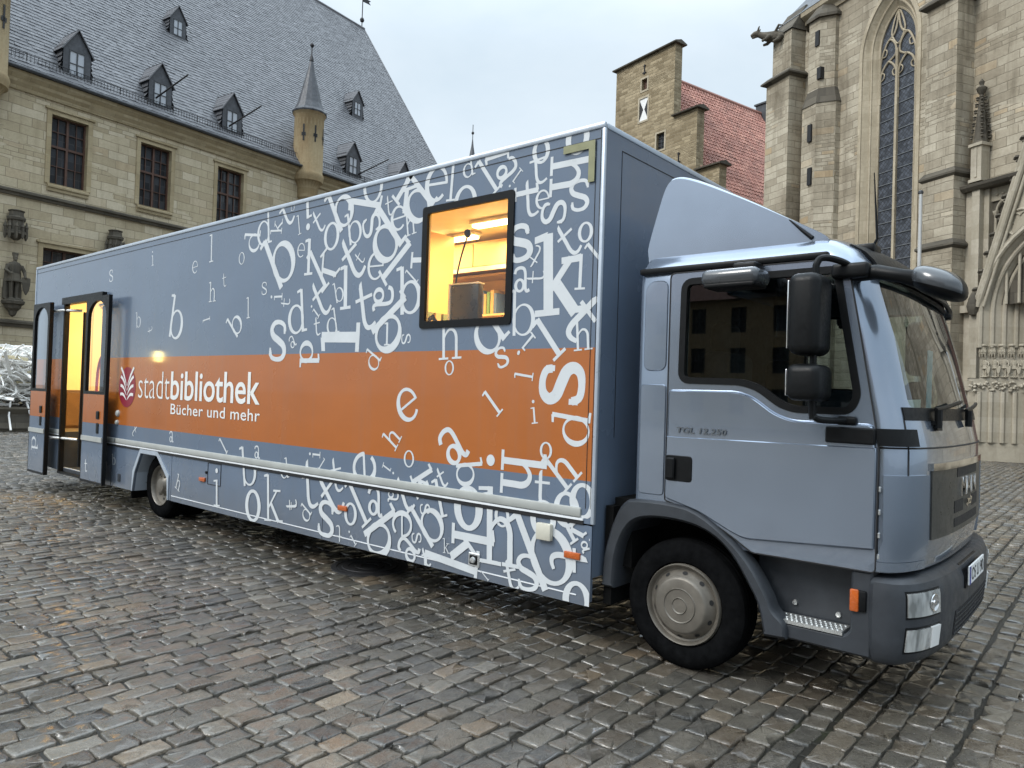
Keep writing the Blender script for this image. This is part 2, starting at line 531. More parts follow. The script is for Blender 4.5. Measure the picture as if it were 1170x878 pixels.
# entrance well with steps
mb = MB()
mb.box(DOOR[0], DOOR[1], .03, .95, .30, .36, 0)
mb.box(DOOR[0], DOOR[1], .36, .95, .36, .60, 0)
mb.box(DOOR[0], DOOR[1], .66, .95, .60, .86, 0)
for y, z in ((.036, .362), (.358, .602), (.658, .862)):
    mb.box(DOOR[0]+.01, DOOR[1]-.01, y, y+.035, z, z+.006, 1)
for x in (DOOR[0]-.02, DOOR[1]):
    mb.box(x, x+.02, .03, .95, .36, .90, 0)
mb.build('entrance_steps', [m_dark, m_trim], truck)
mb = MB()
for x in (DOOR[0]-.03, DOOR[1]-.02):
    mb.box(x, x+.05, -.03, .035, .31, DOOR[3]+.02)
mb.box(DOOR[0]-.03, DOOR[1]+.03, -.06, .035, DOOR[3]-.03, DOOR[3]+.07)
mb.box(DOOR[0]-.03, DOOR[1]+.03, -.03, .035, .285, .315)
mb.build('door_frame', m_black, truck)
mb = MB()
mb.tube([(-9.83, .14, .40), (-9.83, .14, 2.7)], .022, 10)
mb.build('entrance_pole', m_black, truck)
mb = MB()
mb.tube(cr([(-9.0, .12, 2.05), (-9.2, .15, 2.0), (-9.42, .2, 1.8), (-9.5, .22, 1.45), (-9.48, .22, 1.3)], 6), .02, 10)
mb.build('grab_rail', m_red, truck)

# trims, seams, strips
mb = MB()
mb.rbox(BX0-.006, BX1+.008, -.012, .02, BZ1-.03, BZ1+.012, .01)
mb.rbox(BX1-.016, BX1+.012, -.012, .016, BZ0, BZ1-.03, .008)
mb.rbox(BX1-.02, BX1+.008, .02, W, BZ1-.03, BZ1+.010, .01)
mb.rbox(BX0-.008, BX0+.016, -.012, .016, BZ0, BZ1-.03, .008)
mb.build('edge_profile', m_trim, truck)
mb = MB()
mb.box(BX0+.02, -.61, -.003, .001, 3.393, 3.398)
mb.box(-.645, -.641, -.003, .001, BZ0+.1, 3.393)
mb.box(-.606, -.603, -.003, .001, BZ0+.1, 3.45)
for y in (.22,): mb.box(BX1-.001, BX1+.003, y, W-.2, 3.36, 3.365)
mb.box(BX1-.001, BX1+.003, .22, .224, 1.4, 3.36)
mb.build('panel_seam', m_seam, body)
# the same skirt along the far side closes the view under the body
for x0, x1 in ((-11.54, -7.62), (-6.635, -.59)):
    mb = MB(); mb.box(x0, x1, 2.465, 2.495, .29, .825); mb.build('skirt_panel', m_blue, truck, smooth=False)
mb = MB()
mb.prism([(-.907, 3.338), (-.695, 3.338), (-.695, 3.11), (-.645, 3.11), (-.645, 3.39), (-.907, 3.39)], 'y', -.014, -.0105)
mb.build('tape_strip', m_tape, body)
mb = MB()
mb.rbox(-8.2, -.675, -.016, .01, .868, .932, .008)
mb.rbox(-8.66, -8.16, -.016, .01, .868, .932, .008)
mb.rbox(-11.52, -10.2, -.016, .01, .868, .932, .004)
mb.build('rubbing_strip', m_rail, truck)
mb = MB()
for x0, x1 in ((-8.66, -.655), (-11.52, -10.2)):
    mb.box(x0, x1, -.012, .01, .849, .864, 0)
    mb.box(x0, x1, -.006, .02, .822, .846, 1)
mb.build('lower_edge_strip', [m_white_line, m_seam], truck)

# skirt panels
def skirt(poly):
    mb = MB(); mb.prism(poly, 'y', .004, .03); return mb.build('skirt_panel', m_blue, truck, smooth=False)
ARCH = [(-7.62, .29), (-7.565, .53), (-7.4, .79), (-6.95, .79), (-6.665, .55), (-6.635, .29)]
skirt([(-11.54, .36), (-10.2, .32), (-10.2, .818), (-11.54, .818)])
sk_arch = skirt([(-8.68, .29)]+ARCH+[(-6.57, .29), (-6.57, .818), (-8.68, .818)])
sk_mid = skirt([(-6.56, .288), (-3.555, .288), (-3.555, .818), (-6.56, .818)])
sk_front = skirt([(-3.545, .288), (-.625, .288), (-.59, .32), (-.59, .818), (-3.545, .818)])
mb = MB()
out = offset_poly(ARCH, .055)
for i in range(len(ARCH)-1):
    a, b, c, d = ARCH[i], ARCH[i+1], out[i+1], out[i]
    c = (c[0], max(c[1], .29) if i+1 < len(ARCH)-1 else .29); d = (d[0], max(d[1], .29) if i else .29)
    mb.prism([a, b, c, d], 'y', -.008, .002)
    mb.prism([a, b, (b[0], b[1]+.008), (a[0], a[1]+.008)], 'y', .03, .5)
mb.build('wheel_arch_trim', m_trim, truck)
mb = MB()
mb.box(-6.55, -3.56, -.0, .004, .345, .353); mb.box(-3.54, -.7, -.0, .004, .345, .353)
mb.build('skirt_line', m_white_line, truck)
mb = MB()
mb.prism(roundpoly([(-5.70, .575), (-5.41, .575), (-5.41, .815), (-5.70, .815)], .01), 'y', -.001, .004,
         holes=[roundpoly([(-5.694, .581), (-5.416, .581), (-5.416, .809), (-5.694, .809)], .01)])
mb.box(-8.30, -8.296, -.001, .004, .3, .81)
mb.build('service_flap_seam', m_seam, sk_mid)
mb = MB()
mb.rbox(-8.07, -7.99, -.006, .006, .37, .47, .01, 1); mb.build('socket_cover', m_dark, sk_arch)
mb = MB()
mb.lathe([(.0, -.012), (.016, -.012), (.016, .004)], 12, (-5.72, 0, .70), 'y'); mb.build('flap_lock', m_black, sk_mid)
mb = MB(); mb.rbox(-1.03, -.905, -.035, .006, .675, .79, .008); mb.build('junction_box', m_beige, sk_front)
mb = MB(); mb.rbox(-1.69, -1.575, -.008, .006, .375, .475, .006, 1, 0); mb.rbox(-1.672, -1.593, -.014, .0, .39, .46, .004, 1, 1)
mb.lathe([(.0, -.03), (.02, -.028), (.026, -.012)], 12, (-1.632, 0, .425), 'y', 0); mb.build('filler_flap', [m_steel, m_black], sk_front)
for x, z in ((-5.87, .615), (-3.31, .61), (-.80, .605)):
    mb = MB(); mb.rbox(x, x+.13, -.016, .006, z-.022, z+.024, .007); mb.build('side_marker', m_amber, sk_mid if x < -3.5 else sk_front)
for x, z, r_ in ((-8.14, 1.26, .045), (-8.15, 1.14, .035)):
    mb = MB(); mb.lathe([(0, -.03), (r_*.6, -.028), (r_*.9, -.018), (r_, .0)], 20, (x, 0, z), 'y'); mb.build('exterior_lamp', m_rail, body)

# ---- scattered letters -----------------------------------------------------
def ribbon(path, w, cap=0):
    """flat band of constant or varying width along a 2d path"""
    P = [np.array(p) for p in path]; k = len(P); L = []; Rr = []
    for i in range(k):
        d = P[min(i+1, k-1)]-P[max(i-1, 0)]; d = d/max(np.linalg.norm(d), 1e-9); nn = np.array([-d[1], d[0]])
        ww = w[i] if isinstance(w, (list, tuple)) else w
        L.append(P[i]+nn*ww/2); Rr.append(P[i]-nn*ww/2)
    return L+Rr, [(i, i+1, k+i+1, k+i) for i in range(k-1)]
def rect(x0, x1, y0, y1): return [np.array(p) for p in ((x0, y0), (x1, y0), (x1, y1), (x0, y1))], [(0, 1, 2, 3)]
def oval(cx, cy, rx, ry, tx, ty, n=36, ix=0.):
    a = [np.array((cx+rx*math.cos(2*PI*i/n), cy+ry*math.sin(2*PI*i/n))) for i in range(n)]
    b = [np.array((cx+ix+(rx-tx)*math.cos(2*PI*i/n), cy+(ry-ty)*math.sin(2*PI*i/n))) for i in range(n)]
    return a+b, [(i, (i+1) % n, n+(i+1) % n, n+i) for i in range(n)]
def disc(cx, cy, rx, ry, n=20):
    return [np.array((cx+rx*math.cos(2*PI*i/n), cy+ry*math.sin(2*PI*i/n))) for i in range(n)], [tuple(range(n))]
def vary(path, a, b):
    """width swells towards the middle of the stroke"""
    k = len(path); return [a+(b-a)*math.sin(PI*i/(k-1)) for i in range(k)]
def glyph(ch, w):
    s = w*.55; q = w/2; e = .085+w*.35
    flag = ([np.array(p) for p in ((-q-e, 1-s*1.25), (-q, 1-s*1.05), (0, 1.02), (-q*.3, 1.02), (-q-e, 1-s*.2))], [(0, 1, 2, 3, 4)])
    stem = rect(-q, q, 0, 1.0)
    foot = rect(-q-e, q+e, 0, s)
    if ch == 'l': return [stem, foot, flag]
    if ch == 'i':
        fl = ([np.array(p) for p in ((-q-e, .68-s*1.2), (0, .68-s), (0, .68), (-q-e, .68-s*.25))], [(0, 1, 2, 3)])
        return [rect(-q, q, 0, .68), foot, fl, disc(0, .91, w*.78, w*.8)]
    if ch == 'd':
        return [stem, flag, ([np.array(p) for p in ((0, 0), (q+e, .0), (q+e, s), (q, s*1.2))], [(0, 1, 2, 3)]), oval(-.265, .335, .275+q, .35, w*1.05, w*.55, ix=.02)]
    if ch == 'b':
        return [stem, flag, oval(.265, .335, .275+q, .35, w*1.05, w*.55, ix=-.02)]
    if ch == 'h':
        a = cr([(0, .42), (.07, .56), (.19, .65), (.31, .62), (.38, .5), (.385, .3), (.385, 0)], 5)
        ws = [w*.45+w*.55*min(1, i/(len(a)*.6)) for i in range(len(a))]
        return [stem, rect(-q-e, q+e*.9, 0, s), flag, ribbon(a, ws), rect(.385-q-e*.8, .385+q+e, 0, s)]
    if ch == 'k':
        return [stem, rect(-q-e, q+e*.7, 0, s), flag, ribbon([(.0, .27), (.34, .66)], w*.6), rect(.2, .48, .68-s, .68),
                ribbon([(.1, .40), (.40, .0)], w*1.05), rect(.30, .56, 0, s)]
    if ch == 't':
        a = cr([(0, .9), (0, .5), (0, .22), (.06, .07), (.18, .04), (.33, .1)], 5)
        ws = [w if i < len(a)*.55 else w*(1-.4*(i/len(a)-.55)/.45) for i in range(len(a))]
        tip = ([np.array(p) for p in ((-q, .88), (q, .88), (q, 1.02), (-q*.5, .97))], [(0, 1, 2, 3)])
        return [ribbon(a, ws), tip, rect(-.2, .33, .66-s*.6, .66+s*.6)]
    if ch == 'o': return [oval(0, .5, .45, .51, w*1.45, w*.8)]
    if ch == 'e':
        a = [(.40*math.cos(t), .5+.47*math.sin(t)) for t in [R(d) for d in range(-4, 318, 10)]]
        ws = [w*(.75+.65*max(0, math.sin(R(d)-PI/2))**1.2) if 90 < d < 270 else w*.8 for d in range(-4, 318, 10)]
        return [ribbon(a, ws), rect(-.38, .42, .5-s*.55, .5+s*.55)]
    if ch == 's':
        a = cr([(.30, .74), (.26, .89), (.06, .97), (-.17, .94), (-.29, .79), (-.21, .62), (.03, .51), (.26, .39), (.33, .22), (.22, .07), (-.03, .03), (-.24, .08), (-.31, .24)], 5)
        k = len(a); ws = [w*.85+w*.5*max(0, math.cos((i/(k-1)-.5)*PI*1.6)) for i in range(k)]
        return [ribbon(a, ws), rect(.25, .25+w*.6, .68, .9), rect(-.3-w*.4, -.3+w*.2, .1, .31)]
    if ch == 'a':
        a = cr([(-.29, .76), (-.22, .92), (-.02, .98), (.17, .92), (.24, .74), (.24, .4), (.24, .14), (.31, .02), (.44, .06)], 5)
        return [ribbon(a, w), oval(-.05, .28, .28, .28, w*1.1, w*.75)]
    return []
LETTERS = [('s',-8.548,3.041,-8.564,3.206,0.10), ('i',-7.284,3.148,-7.301,3.338,0.09), ('l',-5.798,3.054,-5.809,3.365,0.08), ('e',-6.166,2.957,-6.177,3.103,0.10), ('o',-5.138,2.966,-5.148,3.095,0.09), ('h',-5.783,2.602,-5.787,2.827,0.09), ('t',-5.491,2.749,-5.509,2.902,0.09), ('b',-7.672,2.380,-7.691,2.581,0.08), ('t',-7.218,2.343,-7.347,2.318,0.10), ('b',-6.741,2.239,-6.644,2.738,0.10), ('l',-5.776,2.420,-5.938,2.397,0.10), ('b',-5.167,2.195,-5.394,2.397,0.11), ('l',-4.965,2.385,-4.980,2.605,0.09), ('s',-4.675,2.611,-4.678,2.743,0.10), ('d',-4.791,3.237,-5.099,3.280,0.10), ('d',-4.626,3.138,-4.662,3.505,0.09), ('k',-4.393,3.238,-4.601,3.258,0.10), ('t',-4.257,3.263,-4.457,3.554,0.11), ('b',-4.236,3.409,-4.242,3.504,0.08), ('l',-4.076,3.161,-4.115,3.353,0.08), ('i',-3.974,3.540,-3.938,3.186,0.13), ('t',-3.723,3.134,-3.870,3.347,0.11), ('o',-3.568,2.954,-3.555,3.214,0.12), ('e',-4.052,2.935,-4.036,3.073,0.10), ('l',-3.911,2.751,-3.909,3.099,0.14), ('b',-4.362,2.659,-4.704,3.170,0.12), ('k',-3.613,2.606,-3.893,2.975,0.11), ('b',-3.410,3.111,-3.633,3.485,0.13), ('b',-3.270,2.969,-3.330,3.259,0.10), ('o',-2.961,3.308,-3.002,3.604,0.10), ('k',-2.674,3.271,-2.391,3.566,0.13), ('l',-2.862,3.268,-3.311,3.376,0.13), ('d',-2.578,2.894,-2.910,3.264,0.13), ('s',-3.097,3.078,-2.872,3.155,0.14), ('t',-2.749,3.159,-2.782,3.338,0.10), ('e',-2.619,3.025,-2.639,3.233,0.13), ('h',-2.500,2.961,-2.529,3.149,0.10), ('d',-2.209,3.174,-2.512,3.483,0.12), ('e',-2.183,3.203,-2.169,3.486,0.14), ('t',-3.149,2.645,-3.396,3.020,0.12), ('t',-3.081,2.786,-3.201,2.877,0.10), ('e',-2.908,2.627,-2.901,2.868,0.11), ('l',-2.819,2.625,-2.472,2.903,0.14), ('l',-2.455,2.755,-2.091,2.730,0.13), ('b',-2.540,2.308,-2.561,2.710,0.12), ('l',-2.370,2.565,-2.507,2.677,0.09), ('t',-3.014,2.185,-3.117,2.616,0.12), ('a',-2.923,2.472,-2.663,2.476,0.15), ('b',-2.924,2.175,-2.504,2.450,0.13), ('l',-2.724,2.055,-2.726,2.250,0.13), ('s',-2.538,2.103,-2.427,2.108,0.13), ('l',-3.096,2.135,-3.660,2.151,0.19), ('d',-2.798,1.925,-2.985,2.028,0.10), ('d',-3.963,2.211,-4.015,2.623,0.11), ('t',-3.612,2.339,-3.834,2.656,0.12), ('i',-3.710,2.343,-3.847,2.457,0.10), ('b',-3.440,2.457,-3.496,2.642,0.09), ('l',-3.316,2.393,-3.332,2.789,0.14), ('t',-3.737,2.164,-3.763,2.342,0.11), ('d',-3.424,2.183,-3.488,2.416,0.09), ('s',-4.406,1.938,-4.383,2.332,0.15), ('a',-4.104,2.064,-4.173,2.168,0.12), ('d',-3.999,1.933,-3.681,1.933,0.15), ('i',-4.342,2.574,-4.558,2.582,0.10), ('t',-4.204,2.489,-4.363,2.507,0.10), ('h',-2.029,1.928,-2.046,2.289,0.09), ('o',-1.960,1.807,-1.966,1.921,0.12), ('e',-2.361,1.445,-2.506,1.680,0.14), ('h',-2.548,1.196,-2.728,1.307,0.11), ('o',-2.390,1.050,-2.397,1.188,0.11), ('i',-2.722,1.041,-2.570,0.980,0.09), ('e',-2.815,1.013,-3.117,0.976,0.17), ('d',-1.401,2.073,-1.672,2.375,0.12), ('s',-1.398,1.871,-1.451,2.012,0.16), ('i',-1.133,2.100,-1.276,1.957,0.09), ('l',-1.121,1.799,-1.293,1.822,0.11), ('l',-1.419,1.529,-1.580,1.688,0.12), ('i',-1.094,1.471,-1.117,1.641,0.10), ('s',-0.692,1.744,-1.048,1.756,0.21), ('d',-0.624,1.510,-0.943,1.545,0.11), ('l',-0.890,1.947,-1.103,2.207,0.14), ('t',-0.857,2.109,-0.593,2.337,0.15), ('h',-0.741,1.979,-0.758,2.194,0.10), ('i',-1.127,2.099,-1.273,1.964,0.09), ('b',-1.312,2.097,-1.319,2.429,0.09), ('a',-1.262,2.409,-1.270,2.591,0.15), ('k',-1.004,2.228,-1.027,2.806,0.16), ('l',-0.744,2.393,-0.739,2.634,0.12), ('t',-1.046,2.494,-1.209,2.503,0.10), ('t',-1.082,2.716,-1.174,2.583,0.10), ('s',-1.262,2.639,-1.302,2.897,0.20), ('t',-1.208,2.942,-1.238,3.214,0.11), ('t',-1.142,3.165,-1.172,3.439,0.10), ('o',-1.106,3.316,-1.123,3.492,0.16), ('h',-1.027,3.276,-0.648,3.271,0.13), ('l',-1.351,3.127,-1.127,3.133,0.19), ('e',-1.084,2.990,-1.089,3.123,0.14), ('s',-0.880,2.936,-1.092,2.958,0.15), ('s',-0.772,3.143,-0.764,2.932,0.15), ('t',-0.799,2.623,-0.949,2.842,0.12), ('o',-0.714,2.710,-0.708,2.848,0.15), ('l',-0.552,2.544,-0.691,2.699,0.13), ('o',-0.804,3.321,-0.796,3.542,0.16), ('l',-2.012,3.181,-1.991,3.492,0.10), ('d',-1.777,3.347,-1.812,3.506,0.12), ('o',-1.853,3.001,-1.847,3.279,0.12), ('l',-1.521,3.186,-1.722,3.447,0.11), ('a',-1.525,3.281,-1.349,3.375,0.16), ('l',-1.416,3.462,-1.653,3.444,0.17), ('i',-1.291,3.307,-1.408,3.191,0.08), ('t',-3.759,0.543,-3.825,0.992,0.11), ('i',-3.611,1.056,-3.791,1.055,0.11), ('l',-3.631,0.925,-3.544,1.024,0.10), ('t',-3.346,0.738,-3.421,1.041,0.10), ('t',-3.307,0.530,-3.616,0.843,0.12), ('s',-3.501,0.324,-3.484,0.643,0.15), ('o',-3.131,0.474,-3.137,0.673,0.15), ('l',-2.900,0.516,-3.179,0.864,0.11), ('a',-2.808,0.600,-2.822,0.844,0.15), ('a',-2.639,0.798,-2.511,0.802,0.15), ('t',-3.285,0.453,-3.276,0.304,0.11), ('i',-3.045,0.314,-3.153,0.425,0.10), ('d',-3.723,0.489,-3.881,0.577,0.11), ('t',-3.958,0.536,-4.094,0.519,0.12), ('b',-2.933,0.425,-2.543,0.672,0.13), ('e',-2.568,0.568,-2.332,0.581,0.15), ('s',-2.327,0.484,-2.217,0.501,0.14), ('s',-2.240,0.728,-2.129,0.743,0.14), ('b',-2.081,0.451,-2.355,0.735,0.12), ('a',-2.276,0.319,-2.471,0.443,0.15), ('t',-2.381,0.681,-2.528,0.949,0.13), ('l',-1.978,0.695,-2.073,0.984,0.12), ('k',-2.350,0.928,-2.117,1.056,0.17), ('t',-1.976,0.928,-2.063,1.070,0.14), ('o',-1.694,0.635,-1.728,0.967,0.17), ('b',-1.855,1.109,-1.582,1.148,0.12), ('a',-1.818,1.139,-2.006,1.368,0.15), ('h',-1.394,1.192,-0.975,1.185,0.13), ('i',-1.478,0.420,-1.500,1.256,0.07), ('o',-0.984,1.229,-0.989,1.348,0.13), ('h',-0.788,1.041,-1.001,1.244,0.12), ('t',-1.024,0.901,-1.028,1.150,0.13), ('o',-0.788,0.784,-0.807,1.024,0.15), ('o',-0.663,0.857,-0.672,1.094,0.16), ('k',-1.876,0.583,-1.438,0.584,0.15), ('k',-1.947,0.424,-1.953,0.537,0.09), ('h',-1.478,0.422,-1.498,0.938,0.11), ('o',-1.362,0.706,-1.380,0.864,0.14), ('b',-0.954,0.328,-1.233,0.827,0.11), ('s',-1.106,0.298,-1.138,0.544,0.15), ('o',-0.989,0.692,-0.999,0.944,0.15), ('t',-0.922,0.587,-0.617,0.598,0.15), ('a',-0.666,0.673,-0.572,0.711,0.15), ('k',-0.716,0.697,-0.841,0.865,0.16), ('o',-0.686,0.178,-0.696,0.438,0.16), ('t',-2.136,0.280,-2.199,0.421,0.16), ('l',-1.594,0.339,-2.169,0.388,0.11), ('l',-1.482,0.298,-1.559,0.355,0.10), ('t',-1.254,0.265,-1.319,0.475,0.14), ('i',-5.467,0.355,-5.500,0.779,0.09), ('b',-4.907,0.635,-4.983,1.037,0.10), ('o',-4.726,0.287,-4.754,0.614,0.14), ('k',-4.444,0.335,-4.479,0.795,0.09), ('t',-3.957,0.545,-4.138,0.517,0.13), ('a',-4.697,0.937,-4.706,1.065,0.13), ('l',-5.295,0.947,-5.459,1.095,0.10), ('d',-4.132,0.797,-4.169,0.989,0.10), ('t',-7.682,1.022,-7.552,1.114,0.11), ('a',-6.597,0.979,-6.608,1.107,0.13), ('h',-6.433,0.451,-6.369,0.617,0.11), ('b',-8.246,0.570,-8.260,0.714,0.10)]

def clip_cells(mb, cells, cutx, cutz, inside):
    """cut the flat letters along the panel borders and drop what lies outside"""
    bm = bmesh.new()
    vs = [bm.verts.new(v) for v in mb.v]
    for f in mb.f:
        try: bm.faces.new([vs[i] for i in f])
        except ValueError: pass
    for x in cutx:
        bmesh.ops.bisect_plane(bm, geom=bm.verts[:]+bm.edges[:]+bm.faces[:], plane_co=(x, 0, 0), plane_no=(1, 0, 0))
    for z in cutz:
        bmesh.ops.bisect_plane(bm, geom=bm.verts[:]+bm.edges[:]+bm.faces[:], plane_co=(0, 0, z), plane_no=(0, 0, 1))
    kill = [f for f in bm.faces if not inside(f.calc_center_median())]
    bmesh.ops.delete(bm, geom=kill, context='FACES')
    bm.verts.index_update()
    r = MB(); r.add([v.co[:] for v in bm.verts], [[v.index for v in f.verts] for f in bm.faces]); bm.free()
    return r
mb = MB()
for i, (c, bx, bz, tx, tz, w) in enumerate(LETTERS):
    B = np.array((bx, bz)); up = np.array((tx, tz))-B; rt = np.array((up[1], -up[0]))
    for j, (pts, fs) in enumerate(glyph(c, w*.9)):
        y = -.0006-(i % 7)*.00032-j*.00006
        P = [B+rt*p[0]+up*p[1] for p in pts]
        mb.add([(p[0], y, p[1]) for p in P], fs)
cutx = [WIN[0]-.02, WIN[1]+.02, BX1-.012, -3.55]; cutz = [WIN[2]-.02, WIN[3]+.02, .865, .82, .291, 3.47]
def in_upper(p): return p.x < BX1-.012 and .865 < p.z < 3.47 and not (WIN[0]-.02 < p.x < WIN[1]+.02 and WIN[2]-.02 < p.z < WIN[3]+.02)
def in_skirt(p): return p.x < BX1-.02 and .291 < p.z < .82
up_ = clip_cells(mb, None, cutx, cutz, in_upper); up_.build('lettering', m_vinyl, body, smooth=False, recalc=False)
lo_ = clip_cells(mb, None, cutx, cutz, lambda p: in_skirt(p) and p.x < -3.55); lo_.build('lettering', m_vinyl, sk_mid, smooth=False, recalc=False)
lo_ = clip_cells(mb, None, cutx, cutz, lambda p: in_skirt(p) and p.x >= -3.55); lo_.build('lettering', m_vinyl, sk_front, smooth=False, recalc=False)

# library name and emblem
mb = MB()
put_text(mb, 'stadt', (-7.545, -.004, 1.483), (1, 0, 0), (0, 0, 1), .86, .335, -.013, 0, 1.0)
put_text(mb, 'bibliothek', (-6.655, -.004, 1.483), (1, 0, 0), (0, 0, 1), 1.975, .338, .012, 0, .98)
put_text(mb, 'B\u00fccher und mehr', (-6.637, -.004, 1.312), (1, 0, 0), (0, 0, 1), 1.97, .125, .006, 0, 1.05)
mb.build('library_name', m_vinyl2, body, smooth=False, recalc=False)
mb = MB()
n = 40
mb.add([(-7.89+.255*math.cos(2*PI*i/n), -.003, 1.612+.262*math.sin(2*PI*i/n)) for i in range(n)], [tuple(range(n))], 0)
for k in range(4):      # open book: stacked curved pages
    z0 = 1.475+k*.062; tilt = .02+k*.028
    for sgn in (-1, 1):
        a = [(-7.89+sgn*(.012+.185*t), z0+tilt*t*2.0+.035*math.sin(PI*t)*(1 if k < 3 else .6)-(.03*(1-t))) for t in np.linspace(0, 1, 9)]
        P, F = ribbon(a, [.008+.03*min(1, i/4) for i in range(9)])
        mb.add([(p[0], -.0052, p[1]) for p in P], F, 1)
mb.build('book_emblem', [m_logo_red, m_vinyl2], body, smooth=False, recalc=False)

# ---- window in the side ------------------------------------------------------
mb = MB()
o = roundpoly([(-2.315, 2.182), (-1.342, 2.182), (-1.342, 3.168), (-2.315, 3.168)], .03, 4)
hle = roundpoly([(-2.258, 2.238), (-1.40, 2.238), (-1.40, 3.112), (-2.258, 3.112)], .02, 4)
mb.prism(o, 'y', -.014, .012, holes=[hle])
wf = mb.build('window', m_black, truck)
mb = MB(); mb.add([(-2.262, .008, 2.234), (-1.396, .008, 2.234), (-1.396, .008, 3.116), (-2.262, .008, 3.116)], [(0, 1, 2, 3)]); mb.build('pane', m_boxglass, wf)

# ---- entrance doors -----------------------------------------------------------
def door_leaf(x0, x1, y0, y1, z0, z1, letter):
    d = x1-x0
    mb = MB()
    zb = 1.54
    win = [(x0+.07, zb), (x1-.07, zb)]+[(x0+d/2+(d/2-.07)*math.cos(t), z1-.28+.22*math.sin(t)) for t in np.linspace(0, PI, 13)]
    mb.prism([(x0, z0), (x1, z0), (x1, z1), (x0, z1)], 'y', y0, y1, 0, holes=[win])
    root = mb.build('entrance_door', m_black, truck)
    mb = MB()
    e = .035
    for a, b, mi in ((z0+e, OR0, 0), (OR0, zb-.04, 1)):
        mb.box(x0+e, x1-e*.6, y0-.004, y0+.01, a, b-.001, mi)
    mb.build('door_skin', [m_blue, m_orange], root, smooth=False)
    mb = MB(); mb.box(x0+e, x1-e*.6, y0-.02, y0-.004, .868, .932); mb.build('rubbing_strip', m_rail, root)
    mb = MB(); mb.add([(x0+.06, y0+.022, zb-.01), (x1-.06, y0+.022, zb-.01), (x1-.06, y0+.022, z1-.05), (x0+.06, y0+.022, z1-.05)], [(0, 1, 2, 3)]); mb.build('pane', m_doorglass, root)
    mb = MB(); mb.rbox(x1-.24, x1-.15, y0-.02, y0, 1.17, 1.28, .01, 1); mb.rbox(x1-.24, x1-.16, y0-.012, y0, .98, 1.12, .01, 1); mb.build('handle', m_black, root)
    mb = MB()
    for j, (pts, fs) in enumerate(glyph(letter[0], .11)):
        B = np.array(letter[1]); up = np.array(letter[2])-B; rt = np.array((up[1], -up[0]))
        mb.add([((B+rt*p[0]+up*p[1])[0], y0-.0048-.00008*j, (B+rt*p[0]+up*p[1])[1]) for p in pts], fs)
    mb.build('lettering', m_vinyl, root, smooth=False, recalc=False)
    return root
door_leaf(-8.97, -8.21, -.145, -.10, .30, 2.83, ('t', (-8.76, .44), (-8.77, .61)))
door_leaf(-11.09, -10.37, -.155, -.10, .24, 2.85, ('d', (-10.92, .63), (-10.64, .63)))
for z in (2.72, .80):
    mb = MB(); mb.tube([(-10.5, -.09, z), (-10.2, -.03, z+.01), (-9.85, .12, z)], .022, 8); mb.build('door_arm', m_steel, truck)
    mb = MB(); mb.tube([(-8.5, -.09, z), (-8.8, -.03, z+.01), (-9.1, .12, z)], .022, 8); mb.build('door_arm', m_steel, truck)

# ---- wheels ---------------------------------------------------------------------
TYRE = [(.245, .03), (.262, .004), (.30, -.008), (.345, -.006), (.375, .006), (.392, .022), (.4, .045)]
for gy in (.075, .12, .165):
    TYRE += [(.4, gy-.008), (.39, gy-.006), (.39, gy+.006), (.4, gy+.008)]
TYRE += [(.4, .195), (.392, .215), (.37, .232), (.25, .235)]
def wheel(x, y, sgn, front):
    w = thing('wheel', 'tmp', 'wheel', (x, y, .4)); w.parent = truck
    for k in ('label', 'category'): del w[k]
    def lp(p): return [(r, sgn*h) for r, h in p]
    mb = MB(); mb.lathe(lp(TYRE), 56, axis='y')
    if not front: mb.lathe([(r, sgn*(h+.27)) for r, h in TYRE], 40, axis='y')
    mb.build('tyre', m_tyre, w, angle=25)
    mb = MB()
    if front:
        pr = [(.252, .03), (.25, .0), (.244, -.008), (.236, .0), (.226, .022), (.214, .026), (.176, -.022), (.168, -.034), (.158, -.038), (.108, -.04), (.104, -.046), (.098, -.04), (.052, -.041), (.048, -.047), (.042, -.041), (0, -.042)]
        mb.lathe(lp(pr), 56, axis='y')
        for k in range(10):
            a = 2*PI*k/10+.25; r = .196
            c = Vector((r*math.cos(a), sgn*.002, r*math.sin(a))); rd = Vector((math.cos(a), 0, math.sin(a))); tg = Vector((-math.sin(a), 0, math.cos(a)))
            sl = (rd*.038+Vector((0, sgn*.048, 0))).normalized(); nn = sl.cross(tg)
            if nn.y*sgn > 0: nn = -nn
            mb.add([c+nn*.0025+tg*.017*math.cos(t)+sl*.014*math.sin(t) for t in [2*PI*q/14 for q in range(14)]], [tuple(range(14))], 1)
    else:
        pr = [(.252, .04), (.25, .01), (.244, .002), (.234, .012), (.225, .05), (.2, .06), (.13, .065), (.118, .045), (.1, .03), (.085, .004), (.05, -.006), (0, -.007)]
        mb.lathe(lp(pr), 48, axis='y')
        for k in range(8):
            a = 2*PI*k/8
            c = Vector((.168*math.cos(a), sgn*.059, .168*math.sin(a))); tg = Vector((-math.sin(a), 0, math.cos(a))); rd = Vector((math.cos(a), 0, math.sin(a)))
            mb.add([c+tg*.02*math.cos(t)+rd*.016*math.sin(t) for t in [2*PI*q/14 for q in range(14)]], [tuple(range(14))], 1)
        for k in range(8):
            a = 2*PI*(k+.5)/8
            mb.lathe([(0, sgn*.03), (.011, sgn*.03), (.013, sgn*.062)], 6, (.118*math.cos(a), 0, .118*math.sin(a)), 'y')
    mb.build('rim', [m_hub, m_hubdark], w, angle=40)
wheel(0, .15, 1, True); wheel(0, 2.35, -1, True)
wheel(-7.12, .12, 1, False); wheel(-7.12, 2.38, -1, False)

